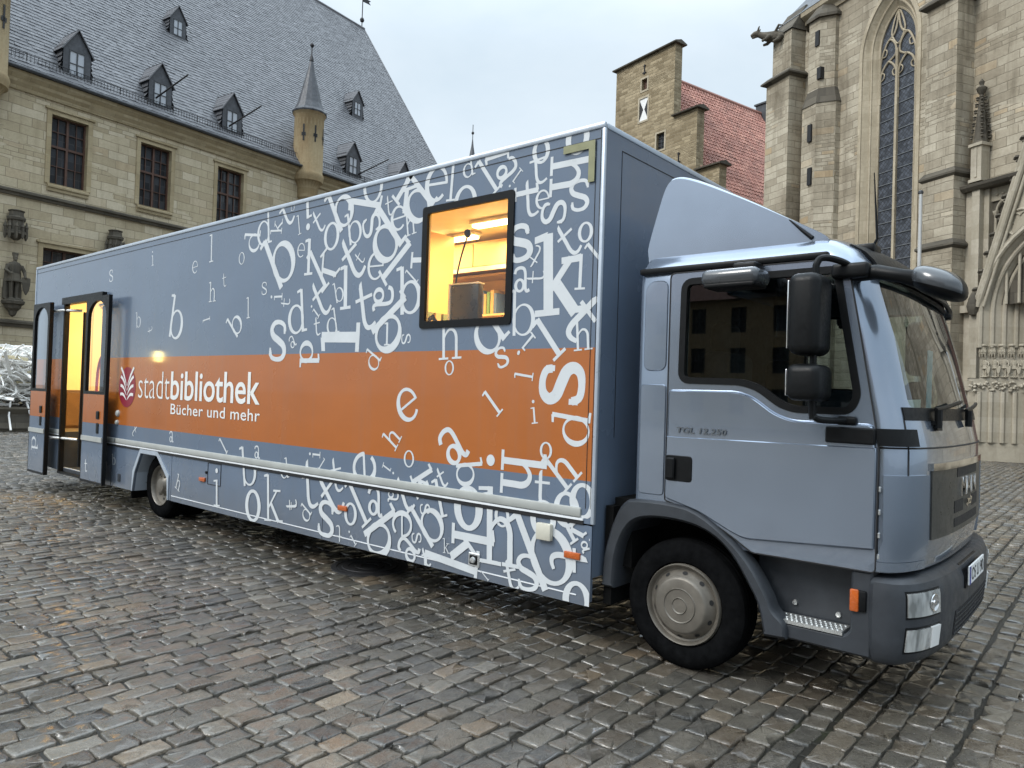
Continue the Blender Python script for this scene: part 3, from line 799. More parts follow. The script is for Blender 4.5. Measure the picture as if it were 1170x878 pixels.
# ---- chassis ----------------------------------------------------------------------
mb = MB()
for y in (.82, 1.6): mb.box(-11.2, .9, y, y+.08, .52, .76)
for x in range(-11, 1): mb.box(x+.1, x+.16, .9, 1.6, .56, .72)
mb.tube([(-7.12, .35, .4), (-7.12, 2.15, .4)], .09, 12); mb.tube([(0, .4, .38), (0, 2.1, .38)], .06, 12)
mb.rbox(-5.6, -4.0, .35, .95, .34, .78, .05); mb.rbox(-3.4, -2.2, .4, .95, .36, .78, .05); mb.rbox(-5.4, -3.2, 1.65, 2.3, .36, .78, .05)
mb.box(-.56, -.50, .12, .66, .30, .95); mb.box(-7.9, -7.86, .1, .6, .16, .75)
mb.box(-.5, 1.0, .55, 1.95, .6, 1.0); mb.box(-.54, -.40, .2, 2.3, .55, 1.0)
mb.box(-8.85, -.6, .95, 1.5, .62, .81)
mb.tube([(-.5, .5, .75), (-.42, .6, 1.4), (-.48, .9, 1.5)], .03, 8)
mb.build('chassis', m_chassis, truck)

# ================================================================== CAB
N_SE = 2.6
_z = [.80, .95, 1.45, 1.62, 2.05, 2.40, 2.47, 2.53, 2.59, 2.64, 2.68, 2.70]
_ys = [.14, .13, .13, .13, .13, .13, .138, .16, .205, .29, .45, .70]
_xb = [1.07, 1.08, 1.07, 1.05, .97, .87, .85, .81, .74, .62, .45, .30]
_xF = [1.31, 1.335, 1.335, 1.30, 1.20, 1.095, 1.07, 1.03, .96, .86, .70, .50]
_xr = [-.36, -.36, -.36, -.36, -.36, -.36, -.36, -.355, -.34, -.31, -.25, -.1]
def cabp(z): return [float(np.interp(z, _z, a)) for a in (_ys, _xb, _xF, _xr)]
def bump_p(z):
    zs = [.325, .345, .40, .55, .70, .755, .775]
    return [float(np.interp(z, zs, a)) for a in ([.16, .13, .108, .10, .10, .108, .135], [1.10]*7, [1.30, 1.345, 1.375, 1.39, 1.385, 1.365, 1.33], [1.0]*7)]
def front_xy(prof, z, phi, off=0., n=N_SE):
    ys, xb, xF, _ = prof(z)
    def pt(p):
        c = math.cos(p); s = max(0., math.sin(p))
        t = -math.copysign(abs(c)**(2/n), c)
        return np.array((xb+(xF-xb)*s**(2/n), 1.25+t*(1.25-ys)))
    q = pt(phi)
    if off:
        d = pt(min(PI, phi+.02))-pt(max(0, phi-.02)); d /= np.linalg.norm(d)
        q = q+np.array((d[1], -d[0]))*off
    return q
def phi_of(prof, z, y, n=N_SE):
    ys = prof(z)[0]; t = max(-1., min(1., (y-1.25)/(1.25-ys)))
    c = -math.copysign(abs(t)**(n/2), t)
    return math.acos(max(-1, min(1, c)))
def cab_ring(z, inset=0., n=36):
    ys, xb, xF, xr = cabp(z); ys += inset; xF -= inset*1.2; xb -= inset*.6; xr += inset
    pr = lambda _z2: (ys, xb, xF, xr)
    near = [(xr, ys+.05), (xr+.012, ys+.014), (xr+.05, ys)]+[(xr+.05+(xb-xr-.05)*i/6, ys) for i in range(1, 6)]
    fr = [tuple(front_xy(pr, z, PI*i/n)) for i in range(n+1)]
    far = [(x, 2.5-y) for x, y in reversed(near)]
    return [(x, y, z) for x, y in near+fr+far]
mb = MB()
zz = [.80, .84, .95, 1.2, 1.45, 1.62, 1.8, 2.05, 2.25, 2.40, 2.47, 2.50, 2.53, 2.56, 2.59, 2.615, 2.64, 2.66, 2.68, 2.69, 2.70]
mb.loft([cab_ring(z) for z in zz])
cab = mb.build('cab', m_cab, truck, uv=False)
def cutter(f):
    c = MB(); f(c); return c.build('cutter', m_cab, uv=False, smooth=False)
SIDEWIN = [(-.022, 2.40), (-.028, 1.80), (.35, 1.795), (.455, 1.765), (.593, 1.668), (.67, 1.645), (.955, 1.645), (.99, 1.72), (.873, 2.386), (.85, 2.40)]
SW = roundpoly(SIDEWIN, [.05, .05, .08, .08, .08, .08, .05, .05, .03, .05], 5)
WS = roundpoly([(.30, 1.66), (2.20, 1.66), (2.185, 2.38), (.315, 2.38)], .06, 5)
c1 = cutter(lambda c: c.loft([cab_ring(z, .055) for z in (1.06, 1.2, 1.45, 1.62, 1.8, 2.05, 2.25, 2.40, 2.47, 2.53, 2.57)]))
c2 = cutter(lambda c: c.prism(SW, 'y', 0.0, .4)); c3 = cutter(lambda c: c.prism(SW, 'y', 2.1, 2.6))
c4 = cutter(lambda c: c.prism(WS, 'x', .80, 1.7))
c5 = cutter(lambda c: c.prism([(-.6, .5), (-.6, .985), (.05, .985), (.2, .92), (.32, .83), (.42, .72), (.55, .5)], 'y', -.1, 2.6))
boolean(cab, [c1, c2, c3, c4, c5])

# windscreen
def patch(prof, y0, y1, z0, z1, off, thick=.012, ny=16, nz=8, mi=0, mb=None, n=N_SE, offtop=None, yt=None):
    """a panel that follows the front of the cab"""
    mb = mb or MB(); g = []
    for s in (off, off-thick):
        for j in range(nz+1):
            t = j/nz; z = z0+(z1-z0)*t
            ya, yb = (y0, y1) if yt is None else (y0+(yt[0]-y0)*t, y1+(yt[1]-y1)*t)
            pa, pb = phi_of(prof, z, ya, n), phi_of(prof, z, yb, n)
            so = s if offtop is None else s+(offtop-off)*t
            for i in range(ny+1):
                q = front_xy(prof, z, pa+(pb-pa)*i/ny, so, n); g.append((q[0], q[1], z))
    m = (ny+1)*(nz+1); fs = []
    for j in range(nz):
        for i in range(ny):
            a = j*(ny+1)+i; fs.append((a, a+1, a+ny+2, a+ny+1)); fs.append((m+a, m+a+ny+1, m+a+ny+2, m+a+1))
    for i in range(ny):
        a = i; fs.append((a, m+a, m+a+1, a+1)); a = nz*(ny+1)+i; fs.append((a, a+1, m+a+1, m+a))
    for j in range(nz):
        a = j*(ny+1); fs.append((a, a+ny+1, m+a+ny+1, m+a)); a += ny; fs.append((a, m+a, m+a+ny+1, a+ny+1))
    mb.add(g, fs, mi); return mb
mb = MB(); g = []
for j in range(11):
    z = 1.64+.76*j/10; pa, pb = phi_of(cabp, z, .26), phi_of(cabp, z, 2.24)
    for i in range(29):
        q = front_xy(cabp, z, pa+(pb-pa)*i/28, -.012); g.append((q[0], q[1], z))
mb.add(g, [(j*29+i, j*29+i+1, j*29+i+30, j*29+i+29) for j in range(10) for i in range(28)])
ws = mb.build('windscreen', m_windscreen, truck)
mb = patch(cabp, .24, 2.26, 1.60, 1.668, .006, .02, 26, 2)
patch(cabp, .30, 2.20, 2.375, 2.455, .004, .02, 24, 2, mb=mb)
mb.build('windscreen_seal', m_black, ws)
# wipers
for ya, yb in ((.55, 1.15), (1.3, 1.95)):
    mb = MB(); pth = []
    for t in np.linspace(0, 1, 9):
        y = ya+(yb-ya)*t; z = 1.66+.05*t; q = front_xy(cabp, z, phi_of(cabp, z, y), .03); pth.append((q[0], q[1], z))
    mb.tube(pth, .012, 6)
    q = front_xy(cabp, 1.6, phi_of(cabp, 1.6, ya), .03); mb.tube([(q[0], q[1], 1.56), (q[0], q[1], 1.66)], .02, 8); mb.build('wiper', m_black, truck)
# visor over the windscreen
mb = patch(cabp, .30, 2.20, 2.375, 2.575, .045, .018, 30, 8, offtop=.014)
mb.build('sun_visor', m_black, truck)

# side door
def slab(mb, poly, y0, y1, ch, mi=0):
    a = [(p[0], y0, p[1]) for p in poly]; s = 1 if y1 > y0 else -1
    b = [(p[0], y1-s*ch, p[1]) for p in poly]; ip = offset_poly(poly, -ch); c = [(p[0], y1, p[1]) for p in ip]
    k = len(poly); mb.loft([a, b, c], mi, True, (False, False))
    tri = tessellate_polygon([[Vector((p[0], p[1], 0)) for p in ip]])
    mb.add(c, [tuple(t) for t in tri], mi); return mb
DOORP = roundpoly([(-.122, 2.463), (-.122, 1.04), (.10, .985), (.30, .89), (.445, .803), (1.10, .803), (1.105, 1.45), (1.085, 1.571), (1.0, 2.06), (.925, 2.463)], [.03, .01, .05, .05, .02, .02, .1, .1, .1, .05], 4)
for yn, s in ((.13, 1), (2.37, -1)):
    mb = MB()
    ring = [SW]
    mb.prism(DOORP, 'y', yn-s*.012, yn+s*.05, holes=[SW])
    d = mb.build('door', m_cab, truck, angle=25)
    mb = MB(); sw2 = offset_poly(SW, .028)
    mb.prism(sw2, 'y', yn-s*.017, yn+s*.02, holes=[offset_poly(SW, -.012)])
    mb.build('window_seal', m_black, d)
    mb = MB(); mb.add([(q[0], yn+s*.006, q[1]) for q in SW], [tuple(t) for t in tessellate_polygon([[Vector((q[0], q[1], 0)) for q in SW]])]); mb.build('door_window', m_cabglass, d)
    mb = MB(); mb.tube([(p[0], yn-s*.0125, p[1]) for p in offset_poly(DOORP, .004)], .005, 5, closed=True); mb.build('door_gap', m_seam, d)
    # raised lower skin with a soft shoulder under the window
    low = roundpoly([(-.119, 1.735), (-.119, 1.05), (.11, .992), (.31, .90), (.40, .868), (1.098, .915), (1.102, 1.40), (1.083, 1.575), (.66, 1.578), (.56, 1.612), (.43, 1.705), (.33, 1.735)], [.03, .02, .05, .05, .05, .02, .05, .03, .08, .08, .08, .08], 5)
    mb = MB(); slab(mb, low, yn-s*.011, yn-s*.026, .014)
    low2 = roundpoly([(-.117, 1.442), (-.117, 1.055), (.11, .998), (.31, .906), (.40, .874), (1.096, .92), (1.10, 1.40), (1.098, 1.452)], [.004, .02, .05, .05, .05, .004, .05, .004], 4)
    slab(mb, low2, yn-s*.025, yn-s*.0315, .007); mb.build('door_skin', m_cab, d, angle=60)
    mb = MB(); slab(mb, roundpoly([(-.118, 1.165), (.066, 1.165), (.066, 1.325), (-.118, 1.325)], .025, 4), yn-s*.03, yn-s*.036, .004)
    slab(mb, roundpoly([(-.105, 1.18), (-.045, 1.18), (-.045, 1.31), (-.105, 1.31)], .012, 3), yn-s*.034, yn-s*.062, .008)
    mb.build('door_handle', m_black, d)
    if s == 1:
        mb = MB(); put_text(mb, 'TGL 12.250', (-.045, yn-.034, 1.466), (1, 0, 0), (0, 0, 1), .325, .036, .02, 0, 1.05, .002, .15); mb.build('badge', m_badge, d, smooth=False)
    mb = MB(); slab(mb, roundpoly([(.845, 1.465), (1.095, 1.465), (1.095, 1.552), (.845, 1.552)], .012, 3), yn-s*.01, yn-s*.046, .008); mb.build('rubbing_strip', m_black, d)
mb = patch(cabp, .132, .30, 1.462, 1.552, .022, .03, 6, 3); mb.build('corner_strip', m_black, truck)
# rear quarter recess and gutter
mb = MB(); slab(mb, roundpoly([(-.325, 1.06), (-.14, 1.06), (-.14, 1.765), (-.325, 1.765)], .03, 4), .131, .124, .006); slab(mb, roundpoly([(-.31, 1.85), (-.145, 1.85), (-.145, 2.43), (-.27, 2.43), (-.31, 2.38)], .06, 5), .131, .124, .006); mb.build('quarter_panel', m_cab, truck, angle=60)
for ya in (.108, 2.34):
    mb = MB(); mb.rbox(-.35, .83, ya, ya+.05, 2.473, 2.513, .012); mb.build('gutter', m_black, truck)
mb = MB(); mb.tube([(1.107, .1285, .81), (1.107, .1285, 1.45)], .005, 5); mb.build('panel_gap', m_seam, truck)
mb = MB()
for z in (1.452,):
    pts = []
    for t in np.linspace(0.02, .98, 40):
        q = front_xy(cabp, z, PI*t, .001); pts.append((q[0], q[1], z))
    mb.tube(pts, .005, 5)
for yy in (.24, 2.26):
    pts = []
    for z in np.linspace(1.30, 1.60, 8):
        q = front_xy(cabp, z, phi_of(cabp, z, yy), .001); pts.append((q[0], q[1], z))
    mb.tube(pts, .004, 5)
mb.build('panel_gap', m_seam, truck)
# hinge cover panels on the front corners
for y0, y1 in ((.137, .40), (2.10, 2.363)):
    mb = patch(cabp, y0, y1, .86, 1.31, .020, .03, 10, 4); patch(cabp, y0, y1, .81, .858, .024, .03, 10, 2, mb=mb)
    mb.build('corner_panel', m_cab, truck, angle=50)
for z in (.87, .98, 1.10, 1.22):
    mb = MB(); mb.rbox(1.108, 1.122, .118, .14, z, z+.03, .004, 1); mb.build('hinge', m_steel, truck)
# grille
gr = patch(cabp, .46, 2.04, .955, 1.365, .008, .03, 24, 8).build('grille', m_grille, truck, angle=50)
patch(cabp, .455, 2.045, 1.328, 1.368, .016, .02, 24, 2).build('grille_bar', m_chrome, gr)
mb = patch(cabp, .92, 1.58, 1.27, 1.322, .0105, .006, 10, 1)
for y0, y1, z0, z1 in ((.86, 1.10, 1.065, 1.135), (1.40, 1.64, 1.065, 1.135), (.86, 1.64, .985, 1.035)):
    patch(cabp, y0, y1, z0, z1, .0105, .006, 8, 1, mb=mb)
mb.build('grille_slot', m_seam, gr)
mb = MB()
put_text(mb, 'MAN', (1.352, .99, 1.155), (0, 1, 0), (0, 0, 1), .52, .105, .012, 0, 1.0, .012)
mb.build('emblem', m_chrome, gr, smooth=False)
mb = MB()
mb.add([(1.349+.01*(k % 2), 1.25+dy, 1.09+dz) for k, (dy, dz) in enumerate([(-.075, .0), (-.07, .02), (-.03, .035), (.03, .03), (.055, .05), (.07, .035), (.06, .015), (.05, .01), (.045, -.02), (.03, .0), (-.03, .0), (-.045, -.02), (-.055, .0)])], [tuple(range(13))])
mb.build('emblem', m_chrome, gr, smooth=False)
mb = patch(cabp, .52, .64, 1.575, 1.60, .02, .02, 4, 1); patch(cabp, .54, .62, 1.545, 1.575, .02, .02, 4, 1, mb=mb); mb.build('washer_cover', m_black, truck)
mb = patch(cabp, 2.33, 2.368, .84, 1.30, .04, .03, 4, 6); mb.build('air_guide', m_black, truck)

# bumper
def bump_ring(z, n=36):
    ys, xb, xF, _ = bump_p(z)
    fr = [tuple(front_xy(bump_p, z, PI*i/n, 0, 3.0)) for i in range(n+1)]
    return [(x, y, z) for x, y in fr]+[(1.0, 2.5-ys-.1, z), (1.0, ys+.1, z)]
mb = MB(); mb.loft([bump_ring(z) for z in (.325, .333, .345, .37, .40, .47, .55, .63, .70, .735, .755, .768, .775)])
bumper = mb.build('bumper', m_dark, truck, angle=40)
def bpatch(*a, **k): return patch(bump_p, *a, n=3.0, **k)
bpatch(.70, 1.80, .395, .545, .003, .006, 20, 2).build('lower_grille', m_seam, bumper)
mb = MB()
for k in range(5): bpatch(.71, 1.79, .41+k*.028, .418+k*.028, .006, .006, 20, 1, mb=mb)
for k in range(22): bpatch(.73+k*.048, .737+k*.048, .40, .54, .005, .005, 1, 1, mb=mb)
mb.build('lower_grille_mesh', m_dark, bumper)
for a, b in (((.158, .42), (.158, .30)), ((2.08, 2.31), (2.20, 2.31))):
    mb = bpatch(a[0]-.006, a[1]+.012, .580, .722, .002, .02, 10, 4); bpatch(a[0]-.006, a[1]+.012, .402, .538, .002, .02, 10, 4, mb=mb); mb.build('lamp_surround', m_black, bumper, angle=50)
    h = bpatch(a[0], a[1], .592, .712, .009, .02, 12, 5).build('headlight', m_lens, bumper, angle=50)
    for yy, rr_ in (((.345, .046),) if a[0] < 1 else ((2.155, .046),)):
        ph = phi_of(bump_p, .652, yy, 3.0); q = front_xy(bump_p, .652, ph, .012, 3.0); q2 = front_xy(bump_p, .652, ph, .1, 3.0)
        D = Vector((q2[0]-q[0], q2[1]-q[1], 0)).normalized(); Mx = Matrix.Translation((q[0], q[1], .652)) @ D.to_track_quat('Z', 'Y').to_matrix().to_4x4()
        mb = MB(); mb.lathe([(rr_, 0), (rr_*.93, .003), (rr_*.8, -.001), (rr_*.3, -.003), (.012, .004), (0, .006)], 24); mb.v = [tuple(Mx @ Vector(v)) for v in mb.v]; mb.build('reflector_bowl', m_chrome, h)
    mid = (a[0]+a[1])/2+(.05 if a[0] < 1 else -.05)
    mb = bpatch(mid-.004, mid+.004, .60, .704, .011, .01, 1, 2); mb.build('lens_divider', m_chrome, h)
    if a[0] < 1: fl, fr_ = (a[0], .318), (.325, a[1])
    else: fl, fr_ = (2.182, 2.30), (a[0], 2.175)
    bpatch(fl[0], fl[1], .414, .526, .009, .02, 10, 4).build('fog_lamp', m_lens, bumper, angle=50)
    bpatch(fr_[0], fr_[1], .418, .528, .014, .02, 6, 4).build('reflector', m_vinyl2, bumper, angle=50)
mb = bpatch(.93, 1.49, .630, .765, .008, .02, 8, 2); mb.build('plate_holder', m_black, bumper)
mb = MB(); mb.rbox(1.398, 1.408, .95, 1.47, .645, .755, .003, 1)
pl = mb.build('licence_plate', m_plate, bumper)
mb = MB(); put_text(mb, 'OS U 90', (1.4095, 1.02, .662), (0, 1, 0), (0, 0, 1), .42, .075, .006); mb.build('plate_lettering', m_seam, pl, smooth=False, recalc=False)
mb = MB(); mb.box(1.4085, 1.4092, .952, .995, .647, .753); mb.build('plate_band', simple('plate_blue', (.01, .03, .25), .4), pl)

# step, fender
FEN_O = cr([(-.56, .42), (-.55, .62), (-.49, .84), (-.41, .985), (-.30, 1.022), (.04, 1.012), (.277, .892), (.438, .745), (.545, .585), (.585, .50), (.65, .438), (.66, .352)], 4)
FEN_I = cr([(.535, .345), (.50, .50), (.435, .62), (.326, .775), (.19, .875), (.02, .918), (-.2, .918), (-.34, .87), (-.42, .75), (-.46, .6), (-.47, .42)], 4)
for y0, y1, ch in ((.20, .082, .028), (2.30, 2.418, .028)):
    mb = MB(); slab(mb, FEN_O+FEN_I, y0, y1+(.003 if y0 < 1 else -.003), ch*.6)
    k = len(FEN_I); yi = 1.0 if y0 < 1 else 1.5
    mb.add([(p[0], y0, p[1]) for p in FEN_I]+[(p[0], yi-.45 if y0 < 1 else yi+.45, p[1]) for p in FEN_I], [(i, i+1, k+i+1, k+i) for i in range(k-1)])
    mb.build('fender', m_dark, truck, angle=50)
for yn, s in ((.125, 1), (2.375, -1)):
    mb = MB()
    slab(mb, roundpoly([(.545, .352), (1.092, .345), (1.092, .80), (.985, .80), (.985, .47), (.95, .437), (.58, .437)], [.03, .02, .02, .02, .04, .02, .02], 4), yn+s*.2, yn, .012)
    mb.box(.42, 1.09, min(yn+s*.17, yn+s*.5), max(yn+s*.17, yn+s*.5), .437, .80)
    mb.box(.57, .99, min(yn+s*.02, yn+s*.5), max(yn+s*.02, yn+s*.5), .41, .436)
    st = mb.build('step_panel', m_dark, truck, angle=40)
    mb = MB(); ya, yb = sorted((yn-s*.004, yn+s*.15))
    mb.prism([(.572, .437), (.948, .437), (.948, .457), (.572, .457)], 'y', ya, yb)
    for i in range(13):
        for j in range(4):
            x = .595+i*.027+(j % 2)*.012; y = yn+s*(.02+j*.034)
            mb.lathe([(.009, .457), (.007, .462), (.004, .4625)], 7, (x, y, 0), 'z')
            mb.lathe([(0, .4575), (.0045, .4575)], 7, (x+.0135, y+s*.012, 0), 'z', 1)
    mb.build('step_plate', [m_steel, m_seam], st, angle=40)
    mb = MB(); ya, yb = sorted((yn-s*.015, yn+s*.02)); mb.rbox(1.0, 1.065, ya, yb, .585, .695, .008); mb.build('marker_housing', m_black, st)
    mb = MB(); ya, yb = sorted((yn-s*.024, yn-s*.008)); mb.rbox(.985, 1.03, ya, yb, .582, .70, .008); mb.build('side_marker', m_amber, st)
    for x, z in ((.64, .52), (.88, .50)):
        mb = MB(); mb.lathe([(0, yn+s*.155), (.014, yn+s*.157), (.016, yn+s*.171)], 10, (x, 0, z), 'y'); mb.build('bolt', m_steel, st)

# roof fairing
BASE = 2.585
prof = [(-.353, 2.655), (-.335, 2.74), (-.26, 3.0), (-.222, 3.09), (-.18, 3.122), (-.10, 3.112), (.05, 3.045), (.32, 2.90), (.55, 2.765), (.76, 2.64), (.80, 2.60)]
prof = cr(prof, 4)
def fsec(y, k, dx=0.):
    return [(x+dx*min(1, max(0, (z-2.6)/.5)), y, BASE+(z-BASE)*k) for x, z in prof]+[(.78, y, BASE-.03), (-.34, y, BASE-.03)]
mb = MB(); secs = []
for y, k in ((.215, .955), (.222, .972), (.24, .986), (.30, 1.0), (.5, 1.02), (.85, 1.045), (1.25, 1.05)):
    secs.append((y, k))
secs += [(2.5-y, k) for y, k in reversed(secs[:-1])]
mb.loft([fsec(y, k, .06*(1-abs(y-1.25)/1.04)) for y, k in secs], 0)
fair = mb.build('roof_fairing', m_cab, truck, angle=35)
mb = MB(); mb.tube([(.58, .205, 2.735), (.66, .207, 2.66), (.71, .21, 2.615)], [.004, .011, .013], 8); mb.build('fairing_clip', m_black, fair)
mb = MB(); mb.rbox(.86, .98, .45, .60, 2.55, 2.605, .015); mb.tube([(.9, .62, 2.55), (.95, .62, 2.66), (.93, .60, 3.05)], [.012, .008, .003], 6); mb.build('roof_aerial', m_black, truck)

# mirrors
def mirrors(s):
    Y = (lambda y: y) if s == 1 else (lambda y: 2.5-y)
    def rb(mb, x0, x1, y0, y1, z0, z1, r, mi=0):
        ya, yb = sorted((Y(y0), Y(y1))); mb.rbox(x0, x1, ya, yb, z0, z1, r, 4, mi)
    mb = MB(); rb(mb, .72, .885, -.20, .05, 1.925, 2.355, .05); m1 = mb.build('wing_mirror', m_black, truck, angle=60)
    mb = MB(); rb(mb, .714, .722, -.17, .02, 1.96, 2.32, .003); mb.build('mirror_glass', m_chrome, m1)
    mb = MB(); rb(mb, .72, .895, -.20, .05, 1.685, 1.878, .045); m2 = mb.build('wide_angle_mirror', m_black, truck, angle=60)
    mb = MB(); rb(mb, .714, .722, -.17, .02, 1.71, 1.85, .003); mb.build('mirror_glass', m_chrome, m2)
    mb = MB(); mb.tube([(x, Y(y), z) for x, y, z in cr([(.96, .13, 2.40), (.93, .06, 2.43), (.87, -.04, 2.445), (.835, -.075, 2.42), (.828, -.08, 2.30), (.828, -.08, 1.66), (.84, -.07, 1.60), (.88, -.02, 1.585), (.95, .115, 1.587)], 5)], .018, 10)
    rb(mb, .90, 1.0, .09, .15, 1.565, 1.61, .015); rb(mb, .86, 1.05, .06, .16, 2.35, 2.43, .02)
    mb.build('mirror_bracket', m_black, truck)
    mb = MB(); rb(mb, .19, .53, -.13, .09, 2.33, 2.425, .038, 0); km = mb.build('kerb_mirror', m_mirrorgrey, truck, angle=60)
    mb = MB(); rb(mb, .21, .51, -.12, .07, 2.318, 2.345, .01); rb(mb, .33, .47, .0, .13, 2.42, 2.475, .015); mb.build('kerb_mirror_mount', m_black, km)
m_mirrorgrey = simple('mirror_cap_grey', (.055, .06, .066), .25, .2, .06, 3, coat=.6, rvar=.05)
mirrors(1); mirrors(-1)
mb = MB(); mb.tube([(.93, .18, 2.385), (1.08, .12, 2.375), (1.20, .12, 2.345), (1.30, .16, 2.32)], [.045, .04, .036, .05], 12); mb.build('front_mirror_arm', m_black, truck)
mb = MB(); mb.lathe([(0, 0), (.25, 0)], 3)  # replaced below
mb = MB()
vs = []; nu, nv = 28, 14
for j in range(nv+1):
    for i in range(nu):
        a = 2*PI*i/nu; b = -PI/2+PI*j/nv
        sx = math.copysign(abs(math.cos(b))**.75, 1)*math.copysign(abs(math.cos(a))**.8, math.cos(a)); sy = abs(math.cos(b))**.75*math.copysign(abs(math.sin(a))**.8, math.sin(a)); sz = math.copysign(abs(math.sin(b))**.8, math.sin(b))
        vs.append((1.355+.125*sx+.03*sz*0, .19+.15*sy, 2.295-.10*sx*.25+.085*sz*(1 if sz > 0 else .8)-.02*sx))
fs = [(j*nu+i, j*nu+(i+1) % nu, (j+1)*nu+(i+1) % nu, (j+1)*nu+i) for j in range(nv) for i in range(nu)]
mb.v = vs; mb.f = fs; mb.m = [0 if j >= 6 and not (i < 3 or i > 25) else 1 for j in range(nv) for i in range(nu)]
mb.build('front_mirror', [m_mirrorgrey, m_black], truck, angle=70, recalc=True)

# cab interior
mb = MB()
mb.rbox(.80, 1.16, .25, 2.25, 1.20, 1.585, .05); mb.rbox(.78, .98, 1.55, 2.1, 1.5, 1.66, .05)
mb.build('dashboard', m_dash, truck)
for y in (.70, 1.80):
    mb = MB(); mb.rbox(.05, .58, y-.25, y+.25, 1.22, 1.40, .06, 3); mb.rbox(-.08, .10, y-.25, y+.25, 1.36, 2.0, .06, 3); mb.rbox(-.07, .05, y-.14, y+.14, 2.0, 2.2, .05, 3)
    mb.build('seat', m_seat, truck, angle=60)
mb = MB(); mb.box(-.29, -.27, .2, 2.3, 1.1, 2.5); mb.build('rear_lining', m_seat, truck)
mb = MB(); ring = []
for i in range(28):
    a = 2*PI*i/28; ring.append((.70-.21*math.sin(a)*.55, 1.80+.21*math.cos(a), 1.62+.21*math.sin(a)*.83))
mb.tube(ring, .016, 8, closed=True); mb.tube([ring[0], (.70, 1.80, 1.60), ring[14]], .014, 6); mb.tube([(.70, 1.8, 1.6), (.9, 1.8, 1.45)], .03, 8); mb.build('steering_wheel', m_black, truck)
mb = MB(); mb.prism([(.6, 1.59), (1.0, 1.60), (1.02, 1.72), (.62, 1.71)], 'x', 1.118, 1.121, 0); mb.build('windscreen_paper', m_plate, truck)
mb = MB(); mb.prism([(1.35, 1.60), (1.5, 1.60), (1.52, 2.05), (1.37, 2.05)], 'x', 1.085, 1.088); mb.build('windscreen_paper', simple('blue_notice', (.12, .42, .6), .5), truck)

# ================================================================== BACKGROUND MATERIALS
m_hallstone = masonry('hall_sandstone', [(0, (.42, .35, .235)), (.35, (.48, .41, .28)), (.6, (.53, .455, .325)), (.88, (.58, .51, .38)), (1, (.45, .36, .235))], (.20, .165, .11), .95, .40, (.48, .78), (.45, .42, .36), .42, .45, .35, msize=.017)
m_hallcut = masonry('hall_cut_stone', [(0, (.36, .29, .175)), (1, (.45, .375, .245))], (.22, .185, .12), 1.2, .6, (.45, .8), (.4, .37, .32), .5, .25, .35)
m_churchstone = masonry('church_stone', [(0, (.35, .305, .23)), (.3, (.41, .36, .275)), (.6, (.455, .405, .315)), (.9, (.52, .465, .365)), (1, (.44, .335, .21))], (.21, .18, .13), .78, .31, (.41, .70), (.36, .33, .29), .72, .65, .6, msize=.017)
m_churchcut = masonry('church_cut_stone', [(0, (.40, .345, .25)), (1, (.50, .435, .325))], (.30, .255, .18), 1.1, .55, (.45, .75), (.40, .37, .33), .55, .3, .5, msize=.006)
m_sooty = masonry('sooty_stone', [(0, (.07, .062, .05)), (1, (.13, .115, .09))], (.06, .055, .045), .9, .4, (.4, .8), (.5, .5, .5), .6, .4)
m_rubble = masonry('rubble_gable', [(0, (.22, .17, .10)), (.5, (.32, .255, .16)), (1, (.42, .34, .22))], (.27, .225, .15), .52, .2, (.48, .75), (.4, .37, .32), .5, .7, .4, msize=.02)
m_leadframe = simple('window_frame_brown', (.075, .035, .022), .55, 0, .2, 6)
def pane_mat(name, col, sx, sy, lead=(.03, .03, .032), rough=.1, diamond=False):
    """small panes held by lead bars, seen from outside"""
    t = NT(name); uv = t.coord('UV')
    v = t.mapping(uv, rot=(0, 0, R(45) if diamond else 0))
    sp = t.n('ShaderNodeSeparateXYZ'); t.l(v, sp.inputs[0])
    def line(o, p, w):
        f = t.math('FRACT', t.math('DIVIDE', o, p)); return t.math('LESS_THAN', t.math('ABSOLUTE', t.math('SUBTRACT', f, .5)), w)
    g = t.math('MAXIMUM', line(sp.outputs[0], sx, .07), line(sp.outputs[1], sy, .05))
    w = t.n('ShaderNodeTexWhiteNoise'); w.noise_dimensions = '2D'
    cell = t.n('ShaderNodeCombineXYZ')
    for i, (o, p) in enumerate(((sp.outputs[0], sx), (sp.outputs[1], sy))): t.l(t.math('FLOOR', t.math('ADD', t.math('DIVIDE', o, p), .5)), cell.inputs[i])
    t.l(cell.outputs[0], w.inputs[0])
    tone = t.ramp(w.outputs['Value'], [(0, tuple(x*.6 for x in col)), (1, tuple(x*1.5 for x in col))])
    cc = t.mix(g, tone, lead)
    tilt = t.n('ShaderNodeVectorMath', operation='MULTIPLY_ADD'); t.l(w.outputs['Color'], tilt.inputs[0]); tilt.inputs[1].default_value = (.05, .05, .05)
    geo = t.n('ShaderNodeNewGeometry'); t.l(geo.outputs['Normal'], tilt.inputs[2])
    sub = t.n('ShaderNodeVectorMath', operation='SUBTRACT'); t.l(tilt.outputs[0], sub.inputs[0]); sub.inputs[1].default_value = (.025, .025, .025)
    nn = t.n('ShaderNodeVectorMath', operation='NORMALIZE'); t.l(sub.outputs[0], nn.inputs[0])
    t.bsdf(cc, t.mix(g, rough, .7), 0, nn.outputs[0], 0, .5)
    return t.m
m_hallpane = pane_mat('hall_panes', (.03, .033, .038), .26, .40)
m_dormerpane = pane_mat('dormer_panes', (.30, .32, .35), 9, 9, rough=.12)
m_leaded = pane_mat('leaded_glass', (.055, .062, .075), .13, .13, (.018, .018, .02), .3, True)
